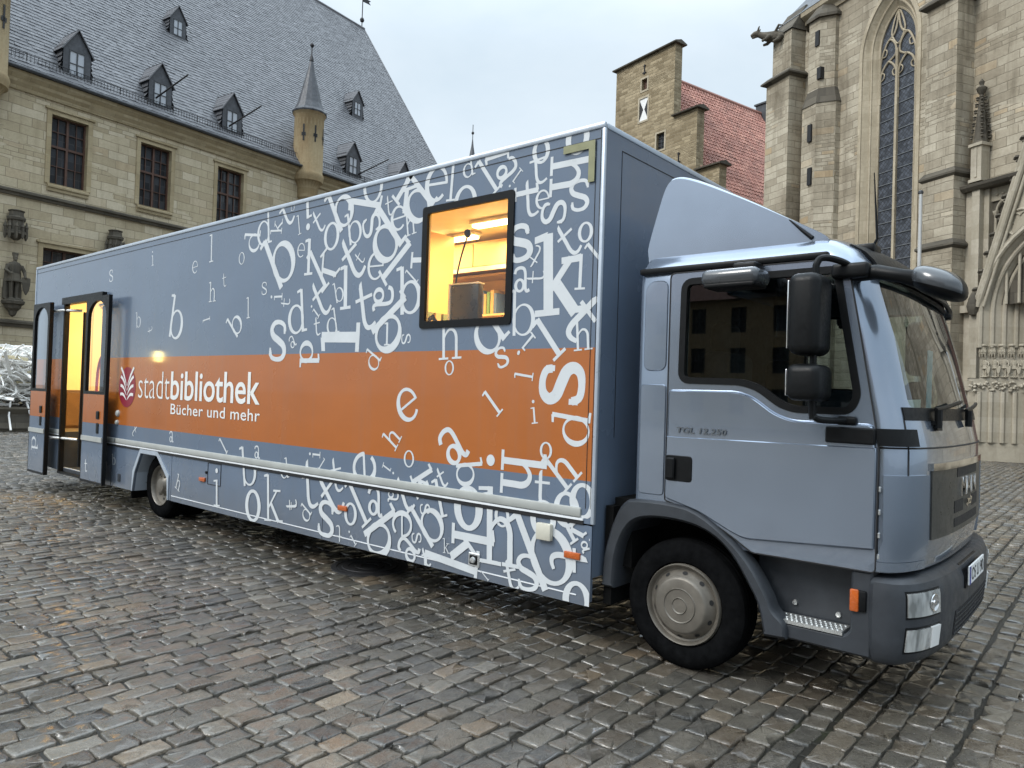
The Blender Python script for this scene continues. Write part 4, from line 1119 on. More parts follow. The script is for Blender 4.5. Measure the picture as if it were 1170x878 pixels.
def slate_mat():
    t = NT('slate'); a = t.n('ShaderNodeAttribute', attribute_name='tone'); ob = t.coord()
    cc = t.ramp(a.outputs['Fac'], [(0, (.095, .097, .106)), (.5, (.120, .122, .132)), (1, (.15, .152, .162))])
    fr = t.math('MULTIPLY', t.ramp(t.noise(ob, .35, 6, .65), [(.35, .2), (.7, .38)]), t.ramp(t.noise(ob, 4.5, 5, .7), [(.42, 0.), (.66, 1.)]))
    cc = t.mix(t.math('MULTIPLY', fr, .55), cc, (.30, .305, .32))
    rr = t.ramp(t.noise(ob, 3, 5, .7), [(.3, .32), (.7, .6)])
    t.bsdf(cc, rr, 0, t.bump(t.noise(ob, 18, 5, .7), .3, .02), spec=.5); return t.m
m_slate = slate_mat()
m_slatedark = simple('slate_hung', (.055, .059, .068), .55, 0, .35, 5, .4, 18)
m_lead = simple('lead_dark', (.05, .054, .06), .5, .2, .2, 4)
m_iron = simple('dark_iron', (.022, .022, .024), .6, .3, .2, 8)
def tile_mat():
    t = NT('red_tiles'); a = t.n('ShaderNodeAttribute', attribute_name='tone'); ob = t.coord()
    cc = t.ramp(a.outputs['Fac'], [(0, (.27, .115, .085)), (.5, (.37, .17, .13)), (1, (.47, .24, .18))])
    cc = t.mix(t.math('MULTIPLY', t.ramp(t.noise(ob, .9, 6, .7), [(.45, 0.), (.75, 1.)]), .45), cc, (.14, .10, .085))
    t.bsdf(cc, .6, 0, t.bump(t.noise(ob, 20, 4, .6), .2, .01), spec=.4); return t.m
m_tile = tile_mat()
m_plaster = simple('house_plaster', (.36, .33, .27), .85, 0, .1, .6, .2, 30)
m_shutterw = simple('shutter_white', (.75, .75, .73), .5, 0, .06, 5)
m_shutterb = simple('shutter_black', (.015, .015, .017), .5)

def face_attr(o, vals, name='tone'):
    at = o.data.attributes.new(name, 'FLOAT', 'FACE'); at.data.foreach_set('value', list(vals))

def wall_grid(mb, u0, u1, z0, z1, holes, w=0., depth=.35, mi=0, mir=1):
    """wall sheet in the local x-z plane with rectangular openings and reveals"""
    us = sorted({u0, u1, *[h[0] for h in holes], *[h[1] for h in holes]}); zs = sorted({z0, z1, *[h[2] for h in holes], *[h[3] for h in holes]})
    for i in range(len(us)-1):
        for j in range(len(zs)-1):
            a, b, c, d = us[i], us[i+1], zs[j], zs[j+1]
            if any(h[0] < (a+b)/2 < h[1] and h[2] < (c+d)/2 < h[3] for h in holes): continue
            mb.add([(a, w, c), (b, w, c), (b, w, d), (a, w, d)], [(0, 1, 2, 3)], mi)
    for a, b, c, d in holes:
        mb.add([(a, w, c), (b, w, c), (b, w, d), (a, w, d), (a, w+depth, c), (b, w+depth, c), (b, w+depth, d), (a, w+depth, d)],
               [(0, 1, 5, 4), (1, 2, 6, 5), (2, 3, 7, 6), (3, 0, 4, 7)], mir)
def extr(mb, prof, u0, u1, mi=0):
    """moulding: profile in (w, z) swept along u"""
    k = len(prof)
    mb.add([(u, p[0], p[1]) for u in (u0, u1) for p in prof], [(i, (i+1) % k, k+(i+1) % k, k+i) for i in range(k)]+[tuple(range(k)), tuple(range(k, 2*k))], mi)
def window_rect(parent, mat_frame, mat_pane, u0, u1, z0, z1, w, transom=.5, bars=True, name='window'):
    mb = MB(); f = .07
    mb.prism([(u0, z0), (u1, z0), (u1, z1), (u0, z1)], 'y', w-.05, w+.06, holes=[[(u0+f, z0+f), (u1-f, z0+f), (u1-f, z1-f), (u0+f, z1-f)]])
    uc = (u0+u1)/2; zt = z0+(z1-z0)*transom
    mb.box(uc-.05, uc+.05, w-.055, w+.04, z0+f, z1-f); mb.box(u0+f, uc-.05, w-.06, w+.04, zt-.05, zt+.05); mb.box(uc+.05, u1-f, w-.06, w+.04, zt-.05, zt+.05)
    if bars:
        for q in ((u0+uc)/2, (uc+u1)/2): mb.box(q-.015, q+.015, w-.03, w+.03, z0+f, z1-f)
        for q in (z0+(zt-z0)*.5, zt+(z1-zt)*.5): mb.box(u0+f, u1-f, w-.028, w+.03, q-.015, q+.015)
    fr = mb.build(name, mat_frame, parent, smooth=False)
    mb = MB(); mb.box(u0+f*.5, u1-f*.5, w+.045, w+.055, z0+f*.5, z1-f*.5); mb.build('pane', mat_pane, fr, smooth=False)
    return fr
def arch_pts(half, z_s, n=14, k=1.0, uc=0.):
    """pointed arch from left springing over the apex to the right"""
    rad = 2*half*k; cx = rad-half
    top = math.acos(cx/rad)
    L = [(uc+cx-rad*math.cos(top*i/n), z_s+rad*math.sin(top*i/n)) for i in range(n+1)]
    return L+[(2*uc-u, z) for u, z in reversed(L[:-1])]

# ================================================================== TOWN HALL
hall = thing('town_hall', 'tall sandstone town hall with huge grey slate roof, dormers and a pointed corner turret', 'town hall', (-35, 7, 0), R(96.5))
HU0, HU1, HW = -9., 30.4, 24.5
UPW = [(.28, 1.86, 10.52, 13.62), (4.36, 5.98, 10.52, 13.62), (8.64, 10.28, 10.52, 13.62), (17.6, 19.2, 10.52, 13.62), (21.9, 23.5, 10.52, 13.62), (26.2, 27.8, 10.52, 13.62), (-4.2, -2.6, 10.52, 13.62)]
LOW = [(.14, 2.16, 4.9, 7.6), (4.2, 6.2, 4.9, 7.6), (8.5, 10.5, 4.9, 7.6), (17.4, 19.4, 4.9, 7.6), (21.7, 23.7, 4.9, 7.6), (26., 28., 4.9, 7.6), (-5.6, -3.6, 4.9, 7.6)]
mb = MB()
wall_grid(mb, HU0, HU1, 0, 15., UPW+LOW)
mb.add([(HU1, 0, 0), (HU1, HW, 0), (HU1, HW, 15), (HU1, 12, 33.4), (HU1, 0, 15.)], [(0, 1, 2, 3, 4)], 0)
mb.add([(HU0, 0, 0), (HU0, HW, 0), (HU0, HW, 15), (HU0, 12, 33.4), (HU0, 0, 15.)], [(0, 1, 2, 3, 4)], 0)
mb.add([(HU0, HW, 0), (HU1, HW, 0), (HU1, HW, 15), (HU0, HW, 15)], [(0, 1, 2, 3)], 0)
mb.build('wall', [m_hallstone, m_hallcut], hall, smooth=False)
for i, (a, b, c, d) in enumerate(UPW+LOW):
    fr = window_rect(hall, m_leadframe, m_hallpane, a, b, c, d, .26, .56)
    mb = MB()
    o = [(a-.2, c-.02), (b+.2, c-.02), (b+.2, d+.2), (a-.2, d+.2)]
    mb.prism(o, 'y', -.05, .01, holes=[[(a+.002, c+.002), (b-.002, c+.002), (b-.002, d-.002), (a+.002, d-.002)]])
    mb.prism([(a-.28, d+.2), (b+.28, d+.2), (b+.28, d+.29), (a-.28, d+.29)], 'y', -.11, .01)
    mb.build('surround', m_hallcut, fr, smooth=False)
    mb = MB(); extr(mb, [(.02, c-.34), (-.07, c-.34), (-.08, c-.22), (-.14, c-.18), (-.15, c-.10), (-.09, c-.06), (-.1, c-.03), (.02, c-.0)], a-.1, b+.1)
    mb.build('sill', m_hallcut, fr, smooth=False)
mb = MB(); extr(mb, [(.02, 14.2), (-.08, 14.2), (-.12, 14.35), (-.22, 14.5), (-.26, 14.62), (-.40, 14.78), (-.42, 14.95), (.02, 14.99)], HU0-.1, HU1+.1); mb.build('cornice', m_hallcut, hall, smooth=False)
mb = MB(); extr(mb, [(-.42, 14.94), (-.58, 14.94), (-.62, 15.02), (-.6, 15.08), (-.42, 15.0)], HU0-.1, HU1+.1); mb.build('gutter', m_lead, hall)
for zz_ in (9.62, 3.95):
    mb = MB(); extr(mb, [(.02, zz_), (-.1, zz_), (-.13, zz_+.1), (-.2, zz_+.14), (-.2, zz_+.22), (.02, zz_+.32)], HU0, HU1); mb.build('string_course', m_sooty, hall, smooth=False)
# roof: separate slates
def slates(u0, u1, w0, z0, w1, z1, sw, sh, lift=.028, seed=1):
    rg = np.random.default_rng(seed); L = math.hypot(w1-w0, z1-z0); d = np.array(((w1-w0)/L, (z1-z0)/L)); nn = np.array((-d[1], d[0]))
    if nn[1] < 0: nn = -nn
    mb = MB(); tone = []; rows = int(L/sh)+1; cols = int((u1-u0)/sw)+1
    V = []; F = []
    for r in range(rows):
        s0 = r*sh; s1 = min(L, s0+sh*1.12)
        if s0 >= L: break
        for c in range(-1, cols):
            a = u0+(c+(.5 if r % 2 else 0))*sw; b = min(a+sw*.985, u1); a = max(a, u0)
            if b-a < .02: continue
            l1, l2 = lift+rg.normal(0, .007, 2); jt = rg.normal(0, .012)
            P = []
            for (u, s, q) in ((a, s0+jt, l1), (b, s0+jt, l2), (b, s1, .003), (a, s1, .003), (a, s0+jt, l1-.024), (b, s0+jt, l2-.024)):
                P.append((u, w0+d[0]*s+nn[0]*q, z0+d[1]*s+nn[1]*q))
            o = len(V); V += P; F += [(o, o+1, o+2, o+3), (o+4, o+5, o+1, o)]
            t = float(np.clip(rg.normal(.5, .16), 0, 1)); tone += [t, t*.3]
    mb.add(V, F); return mb, tone
mb, tone = slates(HU0, HU1+.15, -.55, 14.98, 12.0, 33.75, .30, .24)
nt = len(mb.f)
mb.add([(HU0, 12, 33.74), (HU1+.15, 12, 33.74), (HU1+.15, 25, 14.9), (HU0, 25, 14.9)], [(0, 1, 2, 3)])
mb.add([(HU0, -.5, 14.97), (HU1+.14, -.5, 14.97), (HU1+.14, 12, 33.7), (HU0, 12, 33.7)], [(0, 1, 2, 3)])
mb.tube([(HU0, 12, 33.76), (HU1+.2, 12, 33.76)], .12, 8); mb.tube([(HU1+.15, -.5, 15.0), (HU1+.15, 12, 33.75)], .07, 6)
roof = mb.build('roof', m_slate, hall, smooth=False, recalc=False)
face_attr(roof, tone+[.5]*(len(mb.f)-nt))
# snow guard
mb = MB()
for z in (15.45, 15.80): mb.tube([(HU0, -.22, z), (HU1, -.22, z)], .018, 5)
u = HU0
while u < HU1:
    mb.tube([(u, -.22, 15.2), (u, -.22, 15.84)], .022, 5); mb.tube([(u, .02, 15.75), (u, -.22, 15.5)], .014, 4)
    for k in range(1, 9): mb.box(u+k*.15-.008, u+k*.15+.008, -.226, -.214, 15.46, 15.8)
    u += 1.35
mb.build('snow_guard', m_iron, hall)
# dormers
def make_dormer():
    mb = MB(); hw, ze, za, dp = .60, 1.42, 2.42, 1.75
    front = [(-hw, 0), (hw, 0), (hw, ze), (0, za-.08), (-hw, ze)]
    wdw = [(-.36, .28), (.36, .28), (.36, 1.42), (-.36, 1.42)]
    mb.prism(front, 'y', 0, .06, holes=[wdw])
    for s in (-1, 1):
        mb.add([(s*hw, .03, 0), (s*hw, dp, 0), (s*hw, dp, ze), (s*hw, .03, ze)], [(0, 1, 2, 3)])
        for k in range(5):     # swept slate courses of the cheeks, flaring outwards at the foot
            z = ze-.1-k*.27; f = .05+.05*k*k/4
            mb.add([(s*(hw+f), .02, z), (s*(hw+f), dp, z), (s*(hw+.01), dp, z+.27), (s*(hw+.01), .02, z+.27), (s*hw, .02, z), (s*hw, dp, z)], [(0, 1, 2, 3), (0, 4, 5, 1)])
    d = mb.build('dormer', m_slatedark, hall, smooth=False)
    mb = MB()
    L = math.hypot(hw+.13, za-ze+.05)
    for s in (-1, 1):
        rows = 5
        for k in range(rows):
            t0, t1 = k/rows, (k+1.1)/rows
            P = [(s*(hw+.13)*(1-t0), ze-.1+(za-ze+.1)*t0), (s*(hw+.13)*(1-t1), ze-.1+(za-ze+.1)*t1)]
            lift = .03
            mb.add([(P[0][0], -.10, P[0][1]+lift), (P[0][0], dp, P[0][1]+lift), (P[1][0], dp, P[1][1]+.004), (P[1][0], -.10, P[1][1]+.004), (P[0][0], -.10, P[0][1]-.02), (P[0][0], dp, P[0][1]-.02)], [(0, 1, 2, 3), (0, 4, 5, 1)])
        mb.add([(0, -.1, za+.03), (s*(hw+.13), -.1, ze-.07), (s*(hw+.09), -.1, ze-.12), (0, -.1, za-.04)], [(0, 1, 2, 3)])
    r = mb.build('roof', m_slate, d, smooth=False); face_attr(r, [.35]*len(mb.f))
    fr = MB(); f = .05
    fr.prism([(-.36, .28), (.36, .28), (.36, 1.42), (-.36, 1.42)], 'y', -.02, .05, holes=[[(-.31, .33), (.31, .33), (.31, 1.37), (-.31, 1.37)]])
    fr.box(-.025, .025, -.02, .045, .33, 1.37); fr.box(-.31, -.025, -.015, .045, .80, .83); fr.box(.025, .31, -.015, .045, .80, .83)
    w = fr.build('window', m_lead, d, smooth=False)
    pn = MB(); pn.box(-.33, .33, .02, .03, .31, 1.39); pn.build('pane', m_dormerpane, d, smooth=False)
    return d
dz = make_dormer()
DORM = [(1.2, -.12, 15.35, 1.), (5.2, -.12, 15.42, 1.), (9.35, -.12, 15.42, 1.), (18.4, -.12, 15.5, 1.), (23.3, -.12, 15.6, 1.), (27.6, -.12, 15.6, 1.), (-4.3, -.12, 15.35, 1.), (8.3, 3.75, 21.3, .8), (22.3, 3.75, 21.45, .86), (-.2, 9., 29.2, .8)]
for i, (u, w, z, s) in enumerate(DORM):
    o = dz if i == 0 else copy_tree(dz, hall)
    o.location = (u, w, z); o.scale = (s, s, s)
# turrets
def make_turret(u, w, dzz, s):
    mb = MB()
    mb.lathe([(.12, 12.2), (.35, 12.7), (.55, 13.2), (.60, 13.25), (.62, 13.9), (.82, 14.2), (.92, 14.25), (.95, 14.45), (.98, 14.6), (.93, 14.75), (.89, 14.8), (.88, 18.2), (.93, 18.28), (1.0, 18.4)], 24)
    t = mb.build('turret', m_turret, hall, (u, w, dzz), angle=40); t.scale = (s, s, 1)
    mb = MB(); mb.lathe([(.95, 18.38), (1.04, 18.40), (1.06, 18.48), (.90, 18.66), (.74, 19.05), (.60, 19.6), (.42, 20.3), (.22, 21.1), (.10, 21.75), (.08, 21.8)], 12)
    c = mb.build('spire', m_slatedark, t, smooth=False)
    mb = MB(); mb.tube([(0, 0, 21.7), (0, 0, 22.75)], .035, 6); mb.lathe([(0, 22.55), (.09, 22.6), (.13, 22.7), (.09, 22.8), (0, 22.85)], 10); mb.lathe([(.14, 21.72), (.10, 21.95), (.05, 22.1)], 8); mb.build('finial', m_iron, t)
    mb = MB()
    for a in (R(-105), R(-60), R(-150), R(-20)):
        for (h0, h1, hw_) in ((16.55, 17.55, .05), (16.85, 17.05, .13)):
            p = [(.9*math.cos(a)+sx*hw_*math.sin(a), .9*math.sin(a)-sx*hw_*math.cos(a)) for sx in (-1, 1)]
            mb.add([(p[0][0], p[0][1], h0), (p[1][0], p[1][1], h0), (p[1][0], p[1][1], h1), (p[0][0], p[0][1], h1)], [(0, 1, 2, 3)])
    mb.build('arrow_slit', m_seam, t, smooth=False)
m_turret = masonry('turret_plaster', [(0, (.33, .255, .145)), (1, (.42, .34, .21))], (.36, .29, .18), 1.4, .9, (.42, .7), (.55, .40, .28), .6, .2, .4, msize=.003)
make_turret(14.65, -.15, 0, 1.0); make_turret(-2.65, -.2, -.4, 1.12)
# rods out of the dormers, weathervane, canopies
for u, z in ((5.0, 16.0), (9.2, 15.95), (18.9, 15.9), (23.2, 16.0)):
    mb = MB(); mb.tube([(u, .1, z-.02), (u, -2.8, z+.6)], [.045, .035], 8); mb.build('flag_rod', m_iron, hall)
mb = MB(); mb.tube([(HU1-.1, 12, 33.6), (HU1-.1, 12, 36.6)], .045, 6); mb.lathe([(0, 34.2), (.16, 34.3), (.2, 34.45), (.14, 34.6), (0, 34.66)], 10, (HU1-.1, 12, 0)); mb.prism([(HU1-.05, 36.1), (HU1+.9, 36.2), (HU1+.65, 36.35), (HU1+.9, 36.55), (HU1-.05, 36.5)], 'y', 11.99, 12.01); mb.build('weathervane', m_iron, hall)
mb = MB(); mb.box(26.2, 27.8, 20.0, 22.0, 18, 24.0); mb.build('chimney', m_hallstone, hall, smooth=False)
for u in (-1.08, 3.15):
    mb = MB()
    mb.lathe([(.10, 7.65), (.34, 7.85), (.40, 7.9), (.40, 8.0), (.33, 8.05), (.30, 8.45), (.36, 8.5), (.38, 8.6), (.30, 8.66), (.28, 8.85), (.33, 8.9), (.2, 8.95), (0, 8.96)], 8, (u, -.32, 0))
    for k in range(6):
        a = PI+PI*k/5; x, y = u+.40*math.cos(a), -.30+.40*math.sin(a)
        mb.lathe([(.03, 7.68), (.07, 7.8), (.06, 8.15), (.085, 8.2), (.05, 8.3), (0, 8.48)], 6, (x, y, 0))
    mb.build('statue_canopy', m_sooty, hall, angle=20)
    mb = MB(); mb.lathe([(0, 4.35), (.12, 4.42), (.18, 4.6), (.30, 4.72), (.33, 4.85), (.42, 4.9), (.45, 5.02), (.40, 5.05), (0, 5.05)], 10, (u, -.34, 0)); mb.build('statue_corbel', m_sooty, hall, angle=20)
# stone door in the ground floor
mb = MB(); extr(mb, [(.02, 0), (-.18, 0), (-.18, .7), (-.12, .78), (.02, .8)], HU0, HU1); mb.build('plinth', m_hallcut, hall, smooth=False)

def make_statue(name, label, cat, loc, rz, h=2.05, mat=None, group=None):
    """stone figure in a long cloak holding a shield, one continuous surface"""
    mb = MB(); k = h/2.05
    def el(c, r, n=12, m=8):
        vs = []; fs = []
        for j in range(m+1):
            for i in range(n):
                a = 2*PI*i/n; b = -PI/2+PI*j/m
                vs.append((c[0]+r[0]*math.cos(b)*math.cos(a), c[1]+r[1]*math.cos(b)*math.sin(a), c[2]+r[2]*math.sin(b)))
        for j in range(m):
            for i in range(n): fs.append((j*n+i, j*n+(i+1) % n, (j+1)*n+(i+1) % n, (j+1)*n+i))
        mb.add(vs, fs)
    def limb(p, r): mb.tube(p, r, 10)
    for s in (-1, 1):
        limb([(s*.10, .0, .04), (s*.11, -.01, .5), (s*.12, -.02, .58), (s*.09, 0, 1.05)], [.065, .085, .08, .13])
        el((s*.11, -.09, .05), (.07, .16, .055))
    mb.loft([[(rx*math.cos(t), ry*math.sin(t), z) for t in [2*PI*i/14 for i in range(14)]] for z, rx, ry in ((.78, .30, .22), (.95, .24, .18), (1.12, .20, .15), (1.3, .235, .165), (1.5, .26, .16), (1.60, .20, .13), (1.65, .08, .08))])
    limb([(0, 0, 1.6), (0, -.01, 1.74)], [.075, .065])
    el((0, -.02, 1.84), (.095, .115, .135)); el((0, -.13, 1.83), (.02, .03, .03)); el((0, -.09, 1.74), (.06, .05, .08))
    mb.lathe([(.11, 1.90), (.125, 1.98), (.12, 2.03), (.0, 2.02)], 10, (0, -.01, 0))
    limb([(-.25, 0, 1.5), (-.34, -.04, 1.25), (-.22, -.22, 1.12)], [.085, .075, .05]); el((-.19, -.25, 1.12), (.06, .05, .05))
    limb([(.25, 0, 1.5), (.37, -.03, 1.25), (.36, -.16, 1.02)], [.085, .075, .05]); el((.36, -.19, .99), (.05, .06, .05))
    mb.loft([[(x*sc, .13+.05*math.cos(x*12)+.03*(1-sc), z) for x in np.linspace(-.36, .36, 10)]+[(x*sc, .22, z) for x in np.linspace(.36, -.36, 10)] for z, sc in ((.05, 1.), (.5, .98), (1.0, .9), (1.4, .8), (1.58, .5))])
    mb.loft([[(.40+dx, -.20+.03*abs(dx)*4, z) for dx in np.linspace(-w_, w_, 5)]+[(.40+dx, -.14, z) for dx in np.linspace(w_, -w_, 5)] for z, w_ in ((.25, .02), (.45, .12), (.75, .17), (1.0, .17))])
    mb.tube([(-.19, -.27, .1), (-.19, -.27, 1.45)], .022, 6)
    mb.box(-.3, .3, -.25, .25, -.03, .05)
    for i, v in enumerate(mb.v): mb.v[i] = tuple(q*k for q in v)
    o = mb.build(name, mat, None, loc, (0, 0, rz))
    md = o.modifiers.new('r', 'REMESH'); md.mode = 'VOXEL'; md.voxel_size = .022*k; md.use_smooth_shade = True
    me = bpy.data.meshes.new_from_object(o.evaluated_get(bpy.context.evaluated_depsgraph_get())); o.modifiers.clear(); o.data = me; metric_uv(me)
    if cat: tag(o, label, cat, group)
    return o
hm = Matrix.Translation((-35, 7, 0)) @ Matrix.Rotation(R(96.5), 4, 'Z')
p = hm @ Vector((-1.08, -.36, 5.07))
make_statue('statue', 'weathered dark stone statue of a cloaked figure with a shield on the town hall wall', 'statue', p, R(96.5+0), 2.05, m_sooty)

# ================================================================== GABLED HOUSE
house = thing('gabled_house', 'stone house with a stepped gable and steep red tiled roof beside the church', 'house', (-19.99, 37.45, 0), R(-14.5))
GC = -3.14
ST = [(2.7, 24.45), (4.65, 19.7), (6.46, 15.8), (8.3, 11.9), (10.1, 8.0)]
pts = []
zprev = 0
for hwid, zt in reversed(ST): pts.append((GC-hwid, zprev)); pts.append((GC-hwid, zt)); zprev = zt
pts += [(2*GC-u, z) for u, z in reversed(pts)]
holes = [(-3.34, -2.84, 22.3, 23.05), (-3.5, -2.75, 20.25, 21.75), (-1.86, -1.16, 17.9, 18.98), (-5.1, -4.4, 17.9, 18.98), (.9, 1.6, 13.6, 14.7), (-3.5, -2.8, 14.2, 15.4)]
mb = MB(); mb.prism(pts, 'y', 0, .65, holes=[[(a, c), (b, c), (b, d), (a, d)] for a, b, c, d in holes])
mb.add([(GC+10, .65, 0), (GC+10, 24, 0), (GC+10, 24, 5), (GC+10, .65, 5)], [(0, 1, 2, 3)]); mb.add([(GC-10, .65, 0), (GC-10, 24, 0), (GC-10, 24, 5), (GC-10, .65, 5)], [(0, 1, 2, 3)])
mb.build('gable_wall', m_rubble, house, smooth=False)
mb = MB()
prev = None
for i, (hwid, zt) in enumerate(ST):
    inner = 0 if i == 0 else ST[i-1][0]
    for s in (-1, 1):
        a, b = sorted((GC+s*(inner-.0), GC+s*(hwid+.22)))
        if i == 0: a, b = GC-hwid-.22, GC+hwid+.22
        if i == 0 and s == 1: continue
        mb = MB(); extr(mb, [(-.22, zt), (-.24, zt+.08), (.30, zt+.26), (.86, zt+.08), (.84, zt)], a, b); mb.build('coping', m_sooty, house, smooth=False)
for i, (a, b, c, d) in enumerate(holes):
    mb = MB(); mb.prism([(a-.12, c-.12), (b+.12, c-.12), (b+.12, d+.12), (a-.12, d+.12)], 'y', -.03, .02, holes=[[(a, c), (b, c), (b, d), (a, d)]])
    fr = mb.build('window', m_churchcut, house, smooth=False)
    mb = MB(); mb.box(a, b, .2, .22, c, d); mb.build('pane', m_leadframe if i == 0 else m_hallpane, fr, smooth=False)
    if i > 1:
        mb = MB(); mb.box((a+b)/2-.02, (a+b)/2+.02, .15, .2, c, d)
        for q in (.25, .5, .75): mb.box(a, b, .155, .2, c+(d-c)*q-.015, c+(d-c)*q+.015)
        mb.build('glazing_bar', m_lead, fr, smooth=False)
def hourglass(a, b, c, d, parent):
    mb = MB(); mb.box(a, b, .02, .06, c, d, 0)
    uc, zc = (a+b)/2, (c+d)/2
    for s in (a, b):
        e = .02 if s == a else -.02
        mb.prism([(s, c+.1), (uc+(s-uc)*.14, zc), (s, d-.1)], 'y', .012, .022, 1)
    mb.build('painted_shutter', [m_shutterw, m_shutterb], parent, smooth=False)
hourglass(-3.5, -2.75, 20.25, 21.75, house); hourglass(-1.86, -1.16, 16.75, 17.75, house)
for u, z0, z1 in ((-3.12, 23.35, 24.0), (.1, 16.6, 17.3)):
    mb = MB(); mb.box(u-.03, u+.03, -.06, .0, z0, z1); mb.box(u-.16, u+.16, -.065, -.005, z0+.08, z0+.14); mb.box(u-.1, u+.1, -.065, -.005, z1-.1, z1-.05); mb.build('wall_anchor', m_iron, house, smooth=False)
# pantiles
def pantiles(u_r, z_r, u_e, z_e, w0, w1, tw=.30, th=.36):
    rg = np.random.default_rng(5); L = math.hypot(u_e-u_r, z_e-z_r); d = np.array(((u_e-u_r)/L, (z_e-z_r)/L)); nn = np.array((-d[1], d[0])); nn = nn if nn[1] > 0 else -nn
    V = []; F = []; tone = []
    px = [(0, .0), (.12, .055), (.3, .075), (.48, .055), (.62, .012), (.85, -.012), (1.0, .0)]
    for r in range(int(L/th)+1):
        s1 = r*th; s0 = min(L, s1+th*1.12)
        for c in range(int((w1-w0)/tw)):
            j = rg.normal(0, .012); tt = float(np.clip(rg.normal(.5, .22), 0, 1)); lift = .05+rg.normal(0, .008)
            o = len(V)
            for (s, q) in ((s1, .0), (s0+j, lift)):
                for (x, h) in px:
                    V.append((u_r+d[0]*s+nn[0]*(h+q), w0+(c+x)*tw, z_r+d[1]*s+nn[1]*(h+q)))
            for (x, h) in px: V.append((u_r+d[0]*(s0+j)+nn[0]*(h+lift-.035), w0+(c+x)*tw, z_r+d[1]*(s0+j)+nn[1]*(h+lift-.035)))
            n = len(px)
            for i in range(n-1): F.append((o+i, o+i+1, o+n+i+1, o+n+i)); F.append((o+n+i, o+n+i+1, o+2*n+i+1, o+2*n+i)); tone += [tt, tt*.2]
    mb = MB(); mb.add(V, F); return mb, tone
mb, tone = pantiles(GC, 23.75, GC+11.4, 23.75-1.65*11.4, .4, 24)
nt = len(mb.f)
mb.tube([(GC, .4, 23.8), (GC, 24, 23.8)], .16, 8)
mb.add([(GC, .5, 23.7), (GC-11, .5, 5.5), (GC-11, 24, 5.5), (GC, 24, 23.7)], [(0, 1, 2, 3)])
mb.add([(GC, .5, 23.62), (GC+11, .5, 5.47), (GC+11, 24, 5.47), (GC, 24, 23.62)], [(0, 1, 2, 3)])
r = mb.build('roof', m_tile, house, smooth=False, recalc=False); face_attr(r, tone+[.4]*(len(mb.f)-nt))
mb = MB(); mb.box(GC-.4, GC+.9, 12.4, 13.4, 22.4, 24.5); mb.box(GC-.5, GC+1.0, 12.3, 13.5, 24.5, 24.62); mb.build('chimney', m_lead, house, smooth=False)
mb = MB(); mb.box(3.2, 3.7, 6.0, 6.5, 12.9, 13.7); mb.build('roof_vent', m_lead, house, smooth=False)

# ================================================================== DISTANT SPIRE
sp = thing('distant_steeple', 'thin dark steeple tip with a ball rising behind the truck roof', 'steeple', (-53.45, 53.5, 0))
mb = MB(); mb.box(-1.6, 1.6, -1.6, 1.6, 0, 20.0); mb.build('tower', m_plaster, sp, smooth=False)
mb = MB(); mb.lathe([(2.0, 19.9), (1.2, 22), (.72, 25), (.34, 27.6), (.12, 28.9), (.05, 29.6)], 8); mb.build('spire', m_slatedark, sp, smooth=False)
mb = MB(); mb.tube([(0, 0, 29.3), (0, 0, 31.2)], .04, 6); mb.lathe([(0, 30.1), (.12, 30.16), (.16, 30.28), (.12, 30.4), (0, 30.46)], 10); mb.build('finial', m_iron, sp)

# ================================================================== CHURCH
church = thing('church', 'gothic stone church with tall traceried window, buttresses and carved portal', 'church', (-1.1, 24.3, 0), R(-29.5))
WC = -5.26
def ring_outline(half, zs, z0, uc=WC):
    return [(uc-half, z0)]+arch_pts(half, zs, 14, 1.0, uc)+[(uc+half, z0)]
outer = ring_outline(1.32, 16.0, 5.8); inner = ring_outline(.88, 16.15, 6.1)
PC = 2.0
mb = MB()
ww = [(-9.96, 0), (PC-3.0, 0), (PC-3.0, 4.95)]+arch_pts(3.0, 4.95, 12, .53, PC)[1:-1]+[(PC+3.0, 4.95), (PC+3.0, 0), (16, 0), (16, 19.3), (-9.96, 19.3)]
mb.prism(ww, 'y', .5, .9, 0, holes=[outer])
mb.add([(-11.3, .6, 0), (-9.96, .6, 0), (-9.96, .6, 19.3), (-11.3, .6, 19.3)], [(0, 1, 2, 3)])
mb.add([(-11.3, .6, 0), (-11.3, 20, 0), (-11.3, 20, 19.3), (-11.3, .6, 19.3)], [(0, 1, 2, 3)])
mb.add([(16, .6, 0), (16, 20, 0), (16, 20, 19.3), (16, .6, 19.3)], [(0, 1, 2, 3)])
mb.add([(-11.3, .9, 19.3), (16, .9, 19.3), (16, 20, 19.3), (-11.3, 20, 19.3)], [(0, 1, 2, 3)])
mb.build('wall', m_churchstone, church, smooth=False)
# window: splayed frame, roll mouldings, tracery, leaded glass
mb = MB()
k = len(outer)
mid = ring_outline(1.12, 16.08, 5.95)
steps = [(outer, .502), (ring_outline(1.26, 16.02, 5.85), .56), (mid, .72), (ring_outline(1.04, 16.1, 6.0), .74), (inner, .92)]
for (A, wa), (B, wb) in zip(steps[:-1], steps[1:]):
    mb.add([(p[0], wa, p[1]) for p in A]+[(p[0], wb, p[1]) for p in B], [(i, i+1, k+i+1, k+i) for i in range(k-1)])
mb.add([(p[0], w, p[1]) for p, w in ((outer[0], .502), (outer[-1], .502), (inner[-1], .92), (inner[0], .92))], [(0, 1, 2, 3)])
mb.prism(offset_poly(outer, .16), 'y', .462, .503, holes=[offset_poly(outer, .0)])
mb.tube([(p[0], .73, p[1]) for p in ring_outline(1.08, 16.09, 6.0)], .05, 6)
fr = mb.build('window', m_churchcut, church, angle=30)
mb = MB()
